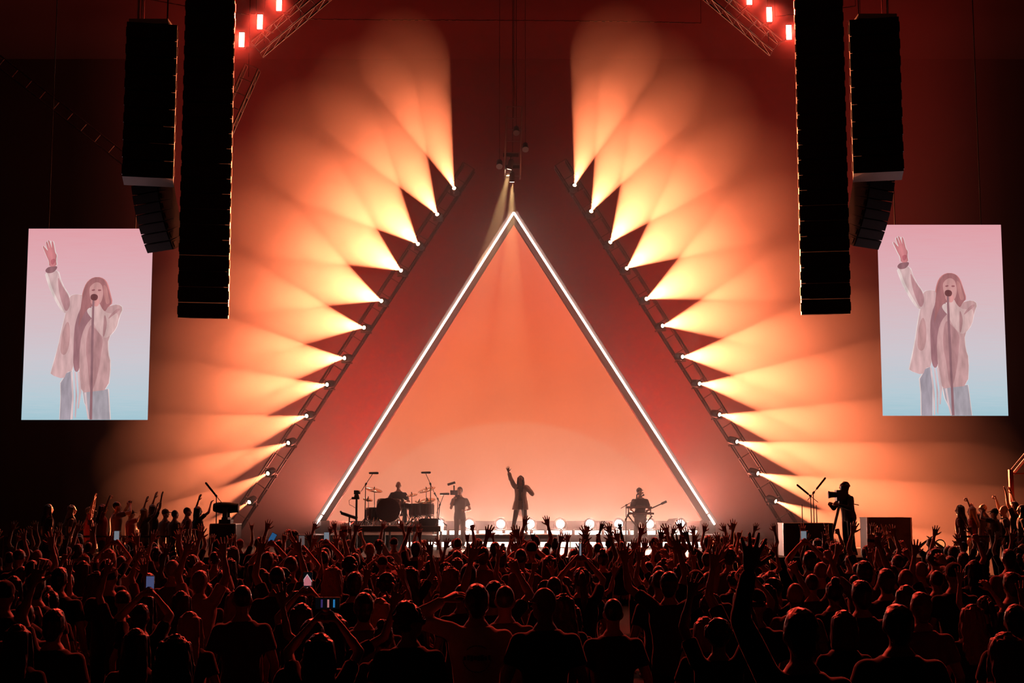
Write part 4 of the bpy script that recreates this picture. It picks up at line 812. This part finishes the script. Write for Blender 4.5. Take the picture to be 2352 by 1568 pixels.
# ---------------------------------------------------------------- the crowd
rnd = random.Random(11)
TAKEN = []
def ground(u, vtop, H):
    d = FW + RT * ((u - U0) / F) + UP * ((V0 - vtop) / F); Y = (H - CZ) / (d.z / d.y)
    return Vector((d.x / d.y * Y, Y, 0))
NB = {'m': lambda r, l, s='short', h=(0, 0): pose('m', r, l, s, h), 'f': lambda r, l, s='short', h=(0, 0): pose('f', r, l, s, h)}
GLASS = mat('spectacle_frame', (.02, .02, .02), .25)
def crowd_person(u, vtop, H, shape, r, l, hair, hc, shirt, label, sleeve='short', yaw=0, rz=None, skin=None, glasses=False, lx=1.0):
    g = ground(u, vtop, H); TAKEN.append((g.x, g.y))
    rz = (math.atan2(g.x, 46 - g.y) * .6 + rnd.uniform(-.12, .12)) if rz is None else rz
    o = person(NB[shape](r, l, sleeve, (0, yaw)), g, rz, H / 1.79, hair, hc, shirt, 'black', rnd.choice((0, 0, 1)) if skin is None else skin, label, None, lx)
    if glasses:
        MH = NB[shape](r, l, sleeve, (0, yaw))['head']; m_ = MB()
        for sx_ in (-1, 1): m_.path([(sx_ * .012, .112, 1.672), (sx_ * .05, .108, 1.676), (sx_ * .084, .08, 1.674), (sx_ * .088, .0, 1.668)], .004, 5); m_.lathe((sx_ * .033, .104, 1.668), (0, 1, 0), [(0, .022), (.004, .022)], 10)
        link('glasses', m_.mesh('glasses', GLASS), o).matrix_local = MH
    return o
CROWD = [
 (42, 1432, 1.66, 'f', 'down', 'down', 'long', 'brown', 'black', 'long-haired woman in black in the rear row, below the drum-side screen'),
 (402, 1455, 1.70, 'f', 'down', 'down', 'wavy', 'black', 'charcoal', 'dark wavy-haired woman standing right behind the straight blond woman'),
 (437, 1403, 1.64, 'f', 'down', 'down', 'long', 'blond', 'black', 'woman with straight blond hair glowing red along its edge'),
 (718, 1420, 1.74, 'm', 'down', 'down', 'short', 'black', 'black', 'dark short-haired man in black behind the woman filming with a sideways phone'),
 (940, 1385, 1.78, 'm', 'down', 'down', 'curly', 'brown', 'black', 'man with curly hair and glasses looking aside'),
 (872, 1372, 1.68, 'f', 'down', 'down', 'long', 'blond', 'charcoal', 'woman with long pale hair next to the curly man in glasses'),
 (1160, 1342, 1.82, 'm', 'down', 'down', 'buzz', 'brown', 'grey', 'close-cropped man in grey beside the man in the white tee'),
 (1252, 1345, 1.88, 'm', 'down', 'down', None, None, 'black', 'bald man in glasses and black tee with his face turned aside'),
 (1292, 1362, 1.72, 'f', 'down', 'down', 'wavy', 'brown', 'black', 'woman with long wavy brown hair beside the bald man in glasses'),
 (1408, 1372, 1.74, 'm', 'down', 'down', 'buzz', 'black', 'black', 'cropped-haired man in a plain black tee behind the raised open hand'),
 (1618, 1415, 1.62, 'f', 'down', 'down', 'bob', 'ginger', 'black', 'woman with a rounded ginger bob in the rear rows'),
 (1515, 1307, 1.82, 'm', 'up', 'down', 'buzz', 'brown', 'black', 'cropped-haired man in black with one bare arm raised'),
 (1598, 1309, 1.80, 'm', 'down', 'down', 'cap_back', 'black', 'black', 'person in a dark cap with faint red lettering'),
 (1735, 1352, 1.80, 'm', 'down', 'down', 'cap_back', 'charcoal', 'black', 'man in a backwards charcoal cap with faint pale lettering'),
 (1770, 1310, 1.72, 'f', 'down', 'down', 'long', 'ginger', 'black', 'woman with long ginger hair beside the tall black-clad figure'),
 (1838, 1395, 1.95, 'm', 'down', 'up', 'short', 'black', 'black', 'very tall black-clad figure with one arm thrust straight up'),
 (1915, 1332, 1.74, 'f', 'down', 'down', 'bun', 'black', 'black', 'woman with her hair in a bun and black shoulders'),
 (1985, 1287, 1.86, 'm', 'fist', 'up_relaxed', 'short', 'black', 'grey', 'man in a grey printed tee with both arms raised, holding up a cup'),
 (2035, 1305, 1.84, 'm', 'down', 'down', 'short', 'brown', 'charcoal', 'short-haired man in a charcoal jacket beside the ginger man'),
 (2080, 1305, 1.80, 'm', 'down', 'down', 'buzz', 'ginger', 'black', 'man with cropped ginger hair lit orange on top'),
 (2062, 1387, 1.86, 'm', 'down', 'down', 'short', 'black', 'black', 'broad dark man in black in the rear row, unlit from behind'),
 (2190, 1292, 1.86, 'm', 'down', 'down', 'cap', 'black', 'black', 'broad man in a dark peaked cap and black jacket'),
 (2306, 1450, 1.70, 'f', 'down', 'down', 'wavy', 'ginger', 'black', 'wavy-haired woman in the rear corner with a red-lit edge'),
 (2236, 1285, 1.80, 'f', 'down', 'down', 'long', 'black', 'black', 'tall woman with long black hair beside the man in the peaked cap'),
 (2322, 1313, 1.80, 'm', 'down', 'down', 'short', 'brown', 'charcoal', 'brown-haired man in charcoal ahead of the woman in the rear corner'),
 (2115, 1288, 1.80, 'm', 'down', 'down', 'buzz', 'grey', 'grey', 'grey cropped man between the ginger man and the peaked cap'),
 (137, 1302, 1.82, 'm', 'down', 'down', 'short', 'black', 'black', 'short-haired man in black ahead of the woman below the drum-side screen'),
 (192, 1287, 1.72, 'f', 'down', 'down', 'long', 'brown', 'black', 'brown long-haired woman beside the short-haired man in black below the screen'),
 (252, 1300, 1.82, 'm', 'down', 'down', 'cap', 'charcoal', 'black', 'man in a charcoal peaked cap below the drum-side screen'),
 (332, 1357, 1.70, 'f', 'down', 'down', 'long', 'black', 'black', 'black-haired woman behind the glowing phone'),
 (397, 1284, 1.84, 'm', 'down', 'down', 'buzz', 'grey', 'grey', 'grey cropped man just ahead of the glowing phone'),
 (460, 1289, 1.74, 'f', 'up_relaxed', 'down', 'long', 'blond', 'charcoal', 'blond woman with one hand lifted beside the grey cropped man'),
 (515, 1304, 1.70, 'f', 'down', 'down', 'ponytail', 'black', 'black', 'woman with a black ponytail beside the blond woman with lifted hand'),
 (602, 1305, 1.74, 'f', 'down', 'down', 'long', 'black', 'charcoal', 'long black-haired woman in charcoal near the cup drinker'),
 (682, 1356, 1.70, 'f', 'down', 'down', 'long', 'black', 'black', 'long black-haired woman beside the woman filming with a sideways phone'),
 (765, 1298, 1.76, 'f', 'down', 'down', 'wavy', 'blond', 'black', 'woman with bushy blond hair glowing orange'),
 (815, 1312, 1.80, 'm', 'down', 'down', 'short', 'black', 'black', 'short-haired man in black beside the bushy blond woman'),
 (668, 1275, 1.88, 'm', 'down', 'down', 'buzz', 'brown', 'charcoal', 'tall cropped man ahead of the phone showing the triangle'),
 (942, 1300, 1.76, 'f', 'up', 'down', 'wavy', 'brown', 'black', 'wavy brown-haired woman in black with one open hand up'),
 (1036, 1300, 1.74, 'f', 'down', 'down', 'wavy', 'ginger', 'black', 'wavy ginger-haired woman ahead of the man in the white tee'),
 (1076, 1294, 1.86, 'm', 'down', 'down', 'short', 'brown', 'grey', 'brown-haired man in a grey tee ahead of the man in white'),
 (1196, 1258, 1.90, 'm', 'down', 'down', 'buzz', 'brown', 'grey', 'tall cropped man in a grey tee before the centre of the stage'),
 (1110, 1255, 1.88, 'm', 'down', 'down', 'short', 'brown', 'red', 'tall man in a red shirt before the singer'),
 (1152, 1263, 1.82, 'm', 'up', 'up', 'short', 'black', 'charcoal', 'man in charcoal with both hands up before the singer'),
 (1262, 1274, 1.80, 'f', 'up_wide', 'up_wide', 'bob', 'brown', 'red', 'bob-haired woman in red with both arms spread high'),
 (1885, 1289, 1.82, 'm', 'down', 'down', 'buzz', 'ginger', 'charcoal', 'cropped ginger man in a charcoal hoodie ahead of the woman with the bun'),
]
for row in CROWD:
    kw = {}
    if 'glasses' in row[-1] and 'beside' not in row[-1] and 'next' not in row[-1]: kw = dict(glasses=True, yaw=-62 if 'curly' in row[-1] else 58)
    if 'unlit' in row[-1]: kw = dict(lx=1.1)
    if 'very tall' in row[-1]: kw = dict(sleeve='long')
    o = crowd_person(*row, **kw)
    if 'lettering' in row[-1]:
        capo = [c for c in o.children if c.name.startswith('cap')][0]; mb = MB()
        for k_ in range(6): mb.box((-.042 + .017 * k_, -.101 + .0022 * abs(k_ - 2.5) ** 1.6, 1.664), (.011, .010, .022 + .004 * (k_ % 2)), Matrix.Rotation((k_ - 2.5) * .12, 3, 'Z'))
        link('lettering', mb.mesh('lettering', CLOTH['red'] if 'red' in row[-1] else CLOTH['grey']), capo)
# man in the white tee, one arm up to his head
wt = body_data('white_tee', shape='m', arms=(arm('down', 1), ((-.40, .04, 1.52), (-.17, .05, 1.70), 'relaxed', (.8, .2, -.4))), sleeve='long', head=(-6, 0))
g = ground(1095, 1340, 1.88); TAKEN.append((g.x, g.y)); o = person(wt, g, .05, 1.88 / 1.79, 'short', 'brown', 'white', 'black', 0, 'man in a white long-sleeved tee with one arm bent up to his head', None, 1.06)
pr = MB(); PRM = mat('shirt_print', (.05, .04, .04), .9)
for i in range(28):
    a0, a1 = i * 2 * math.pi / 28, (i + .8) * 2 * math.pi / 28; pr.cyl((.095 * math.cos(a0), -.142 + .02 * abs(math.cos(a0)) ** 2, 1.26 + .095 * math.sin(a0)), (.095 * math.cos(a1), -.142 + .02 * abs(math.cos(a1)) ** 2, 1.26 + .095 * math.sin(a1)), .003, n=5)
for i in range(8): pr.box((-.084 + .024 * i, -.143 + .012 * abs(i - 3.5) / 3.5, 1.265 + .004 * (i % 2)), (.016, .006, .026 + .008 * (i % 3)))
link('shirt_print', pr.mesh('shirt_print', PRM), o)

# phone holders
PH = {'triangle': None}
def phone(c, orient, picture, label, rz=0.0):
    t = thing('phone', label, 'phone', c); w, h = (.076, .158) if orient != 'land' else (.158, .076); R = Matrix.Rotation({'tilt': .5, 'edge': 0}.get(orient, 0.0), 3, 'Y') if orient in ('tilt',) else (Matrix.Rotation(1.25, 3, 'Z') if orient == 'edge' else Matrix.Rotation(0, 3, 'Z'))
    part(t, 'case', MB().box(c, (w, .009, h), R), BLACK)
    def scr(name, x0, x1, z0, z1, col, st, k=1): 
        part(t, name, MB().box(c + R @ Vector(((x0 + x1) / 2, -.0050 - .0004 * k, (z0 + z1) / 2)), (x1 - x0, .0006, z1 - z0), R), emat('phone_%s_%s' % (name, picture), col, st))
    if picture == 'triangle':
        scr('screen', -w * .46, w * .46, -h * .47, h * .47, lin(8, 10, 14), 1.0)
        def tri_(name, pts, col, k):
            me = bpy.data.meshes.new(name); me.from_pydata([(x, -.0065 - .0004 * k, z) for x, z in pts], [], [tuple(range(len(pts)))]); me.materials.append(emat('phone_' + name, col, .9)); link(name, me, t)
        tri_('outline', [(-.004, .062), (.034, .006), (.034, -.002), (-.034, -.002), (-.034, .018)], lin(205, 200, 205), 1); tri_('glow', [(-.004, .056), (.031, .004), (.031, -.034), (-.032, -.034), (-.032, .014)], lin(190, 110, 120), 2)
        tri_('button', [(-.006, -.058), (.004, -.058), (.004, -.048), (-.006, -.048)], lin(220, 160, 160), 1); tri_('button', [(.016, -.058), (.024, -.058), (.024, -.050), (.016, -.050)], lin(240, 235, 235), 1)
    elif picture == 'stripes':
        scr('screen', -w * .48, w * .48, -h * .46, h * .46, lin(6, 6, 8), 1.0)
        for i, (x, col) in enumerate(((-.035, lin(60, 45, 100)), (.006, lin(190, 120, 120)), (.043, lin(40, 120, 180)))): scr('stripe%d' % i, x - .006, x + .006, -.026, .024, col, .8, 2)
    else: scr('screen', -w * .46, w * .46, -h * .46, h * .46, {'blue': lin(70, 140, 210), 'pale': lin(190, 200, 215), 'glow': lin(120, 130, 190), 'grey': lin(150, 130, 130)}[picture], .30)
    return t
for u, v, Y, orient, picture, shape, hair, hc, lab, plab in (
    (707, 1335, 12.0, 'portrait', 'triangle', 'f', 'bob', 'brown', 'bob-haired woman holding up a phone that shows the triangle', 'upright phone whose screen shows the triangle'),
    (752, 1385, 9.2, 'land', 'stripes', 'f', 'bob', 'black', 'black-haired woman filming with a sideways phone', 'sideways phone with three coloured strips on its dark screen'),
    (345, 1342, 12.8, 'portrait', 'glow', 'm', 'short', 'black', 'man holding up a glowing phone below the drum-side speakers', 'upright glowing phone held below the drum-side speakers'),
    (1727, 1272, 19.0, 'land', 'blue', 'm', 'cap', 'black', 'man in a cap filming with a sideways blue-lit phone', 'sideways phone with a blue screen held up before the keyboard side'),
    (625, 1236, 19.5, 'tilt', 'blue', 'm', 'short', 'brown', 'man holding up a tilted blue-lit phone', 'tilted phone with a bright blue screen'),
    (693, 1243, 18.5, 'portrait', 'grey', 'f', 'long', 'brown', 'long-haired woman holding up a grey-lit phone beside the blue phone', 'upright phone with a greyish screen beside the blue one'),
    (750, 1234, 20.5, 'portrait', 'pale', 'm', 'buzz', 'black', 'cropped man holding up a pale-lit phone before the drum riser', 'upright phone with a pale screen before the drum riser'),
    (1846, 1232, 19.0, 'portrait', 'pale', 'm', 'short', 'black', 'man holding up a pale-lit phone before the stage box', 'upright phone with a pale screen before the stage box'),
    (1332, 1263, 15.5, 'edge', 'pale', 'f', 'ponytail', 'brown', 'ponytailed woman holding a phone turned almost edge-on', 'phone turned almost edge-on before the centre of the stage'),
    (268, 1231, 20.5, 'portrait', 'pale', 'f', 'bob', 'blond', 'blond woman holding up a pale-lit phone before the side platform', 'upright phone with a pale screen before the side platform')):
    c = P(u, v, Y); s_ = (c.z + .005) / 1.955; bd = NB[shape]('phone_high', 'phone_high'); g = Vector((c.x, Y - .34 * s_, 0)); TAKEN.append((g.x, g.y))
    person(bd, g, 0.0, s_, hair, hc, rnd.choice(('black', 'charcoal', 'navy')), 'black', 0, lab); phone(c, orient, picture, plab)
# drinks
CUPM = mat('paper_cup', (.75, .68, .6), .7); PRINT = mat('cup_print', (.05, .02, .02), .7)
def cup(u, v, Y, label, tilt=0.0):
    c = P(u, v, Y); R = Matrix.Rotation(tilt, 3, 'Y'); t = thing('cup', label, 'cup', c); d = R @ Vector((0, 0, 1))
    part(t, 'body', MB().lathe(c - d * .075, d, [(0, .032), (.148, .045), (.15, .043), (.145, .041)], 14), CUPM); part(t, 'rim', MB().lathe(c + d * .072, d, [(0, .047), (.006, .047)], 14), CUPM)
    part(t, 'band', MB().lathe(c - d * .01, d, [(0, .0395), (.035, .0425)], 14), PRINT)
cup(2000, 1243, ground(1985, 1287, 1.86).y + .18, 'printed paper cup lifted above the heads by the man in grey', .1)
cup(792, 1220, 21.5, 'printed paper cup held high before the drum kit side', -.1); g = Vector((P(792, 1220, 21.5).x - .27, 21.3, 0)); TAKEN.append((g.x, g.y))
person(NB['m']('fist', 'down'), g, 0, (P(792, 1220, 21.5).z) / 2.02, 'short', 'brown', 'black', 'black', 0, 'man lifting a printed cup high before the drum kit side')
cup(97, 1303, 13.0, 'pale cup held by the man below the drum-side screen', .2); g = Vector((P(97, 1303, 13).x - .2, 12.62, 0)); TAKEN.append((g.x, g.y))
person(NB['m']('cup', 'down'), g, 0, 1.02, 'cap', 'black', 'black', 'black', 1, 'man in a black peaked cap holding a pale cup chest-high')

# everyone further forward, pose and look by chance
def look(far):
    shape = rnd.choice('mmf'); hair = rnd.choice(('short', 'short', 'buzz', 'curly', 'cap') if shape == 'm' else ('long', 'long', 'wavy', 'bob', 'ponytail', 'bun')); hc = rnd.choice(('black', 'black', 'black', 'black', 'brown', 'brown', 'brown', 'ginger', 'blond')) if hair != 'cap' else rnd.choice(('black', 'charcoal', 'red'))
    k = rnd.random(); up = .62 if far else .30
    if k < up: r, l = rnd.choice((('up', 'up'), ('up', 'up'), ('up_wide', 'up_wide'), ('up', 'down'), ('down', 'up'), ('up_relaxed', 'up'), ('clap', 'clap'), ('up_horns', 'down'), ('fist', 'down'), ('down', 'up_point')))
    else: r, l = 'down', 'down'
    return shape, r, l, hair, hc
POSEW = {('up', 'up'): 'with both open hands raised', ('up_wide', 'up_wide'): 'with both arms spread high', ('up', 'down'): 'with one open hand raised', ('down', 'up'): 'with one arm up, palm open', ('up_relaxed', 'up'): 'waving with both arms', ('clap', 'clap'): 'clapping overhead', ('up_horns', 'down'): 'making a horn sign overhead', ('fist', 'down'): 'with a raised fist', ('down', 'up_point'): 'pointing up at the stage', ('down', 'down'): 'watching with arms down'}
HAIRW = {'short': 'short hair', 'buzz': 'cropped hair', 'curly': 'curly hair', 'cap': 'a cap', 'long': 'long hair', 'wavy': 'long wavy hair', 'bob': 'bobbed hair', 'ponytail': 'a ponytail', 'bun': 'a hair bun'}
COUNT = 0; FARSPOTS = []
Y = 10.6
while Y < 32.5:
    far = Y > 17; half = .372 * Y; step = 1.02 if Y < 17 else 1.12; x = -half + rnd.uniform(0, step)
    while x < half:
        xx, yy = x + rnd.uniform(-.22, .22), Y + rnd.uniform(-.3, .3)
        if all((xx - a) ** 2 + (yy - b) ** 2 > .30 for a, b in TAKEN):
            shape, r, l, hair, hc = look(far); sh = rnd.choice(('black', 'black', 'charcoal', 'charcoal', 'navy', 'grey', 'red', 'white')); H = rnd.gauss(1.77, .07) if shape == 'm' else rnd.gauss(1.66, .06); H = max(1.5, min(1.92, H))
            if (r, l) != ('down', 'down') and Y < 22: H *= .97
            cw = '' if hair == 'cap' else hc + ' '
            hw_ = HAIRW[hair].replace('a ', 'a ' + cw) if hair in ('ponytail',) else ('a ' + cw + 'hair bun' if hair == 'bun' else ('a %s cap' % hc if hair == 'cap' else cw + HAIRW[hair]))
            lab = '%s%s with %s and %s top, %s' % ('tall ' if H > (1.81 if shape == 'm' else 1.70) else 'short ' if H < (1.70 if shape == 'm' else 1.60) else '', 'man' if shape == 'm' else 'woman', hw_, sh, POSEW[(r, l)].removeprefix('with '))
            person(NB[shape](r, l), (xx, yy, 0), math.atan2(xx, 46 - yy) * -.5 + rnd.uniform(-.3, .3), H / 1.79, hair, hc, sh, 'black', rnd.choice((0, 0, 0, 1, 2)), lab, 'concertgoers in the standing crowd'); TAKEN.append((xx, yy)); COUNT += 1
        x += step
    if Y > 14: FARSPOTS += [(-half + rnd.uniform(0, .8) + i * 1.25, Y + .35 + rnd.uniform(-.2, .2)) for i in range(int(2 * half / 1.25))]
    Y *= 1.078
print('crowd individuals', COUNT + len(CROWD) + 13, 'bodies', len(BODY_DATA))
# the rest of the packed crowd between them
FARSPOTS = [q for q in FARSPOTS if all((q[0] - a) ** 2 + (q[1] - b) ** 2 > .16 for a, b in TAKEN)]
if len(FARSPOTS) > 150: FARSPOTS = rnd.sample(FARSPOTS, 150)
V = []; Fc = []; MI = []
SLOT = [SKINS[0], CLOTH['black'], HAIRS['black'], CLOTH['charcoal'], HAIRS['brown']]
for xx, yy in FARSPOTS:
    shape, r, l, hair, hc = look(True); bd = NB[shape](r, l); H = rnd.uniform(1.55, 1.82); Mx = Matrix.Translation((xx, yy, 0)) @ Matrix.Rotation(rnd.uniform(-.4, .4), 4, 'Z') @ Matrix.Scale(H / 1.79, 4)
    cs_ = rnd.choice((1, 3)); hs_ = rnd.choice((2, 4))
    for me, mi, mm in ((bd['body'], 0, Mx), (bd['shirt'], cs_, Mx), (hair_mesh(hair), hs_, Mx @ bd['head'])):
        k0 = len(V); ok = {}
        for v in me.vertices:
            if v.co.z > .75: ok[v.index] = len(V); V.append(tuple(mm @ v.co))
        for p_ in me.polygons:
            if all(i in ok for i in p_.vertices): Fc.append(tuple(ok[i] for i in p_.vertices)); MI.append(mi)
me = bpy.data.meshes.new('crowd'); me.from_pydata(V, [], Fc)
for m_ in SLOT: me.materials.append(m_)
me.polygons.foreach_set('material_index', MI); me.shade_smooth()
tag(link('crowd', me), 'dense mass of heads and raised hands filling the gaps in the crowd', 'crowd', None, 'stuff')
# spectators on the side platforms
for side, us in ((-1, (112, 165, 205, 236, 268, 300, 332, 352, 380, 402, 430, 455)), (1, (2205, 2232, 2258, 2284, 2306, 2330, 2346))):
    for k_, u in enumerate(us):
        Y = 34.2 + (k_ % 3) * .6; p = P(u, 1170, Y); shape = rnd.choice('mf'); hair = rnd.choice(('short', 'cap', 'buzz') if shape == 'm' else ('long', 'bob', 'wavy')); hc = rnd.choice(('black', 'brown', 'blond')) if hair != 'cap' else 'charcoal'; sh = rnd.choice(('black', 'grey', 'red', 'charcoal')); r, l = rnd.choice((('down', 'down'), ('down', 'down'), ('down', 'down'), ('clap', 'clap'), ('up', 'up'), ('up_relaxed', 'up'), ('fist', 'down')))
        lab = '%s, %s, %s top, on the %s platform, %s' % ('man' if shape == 'm' else 'woman', ('a cap' if hair == 'cap' else hc + ' ' + HAIRW[hair]), sh, 'drum-side' if side < 0 else 'camera-side', POSEW[(r, l)].removeprefix('with '))
        person(NB[shape](r, l), (p.x, Y, .72), -side * rnd.uniform(.7, 1.4) * -1 if side > 0 else -rnd.uniform(.7, 1.4), rnd.uniform(.9, 1.02), hair, hc, sh, 'black', 0, lab, 'spectators on the side platforms')
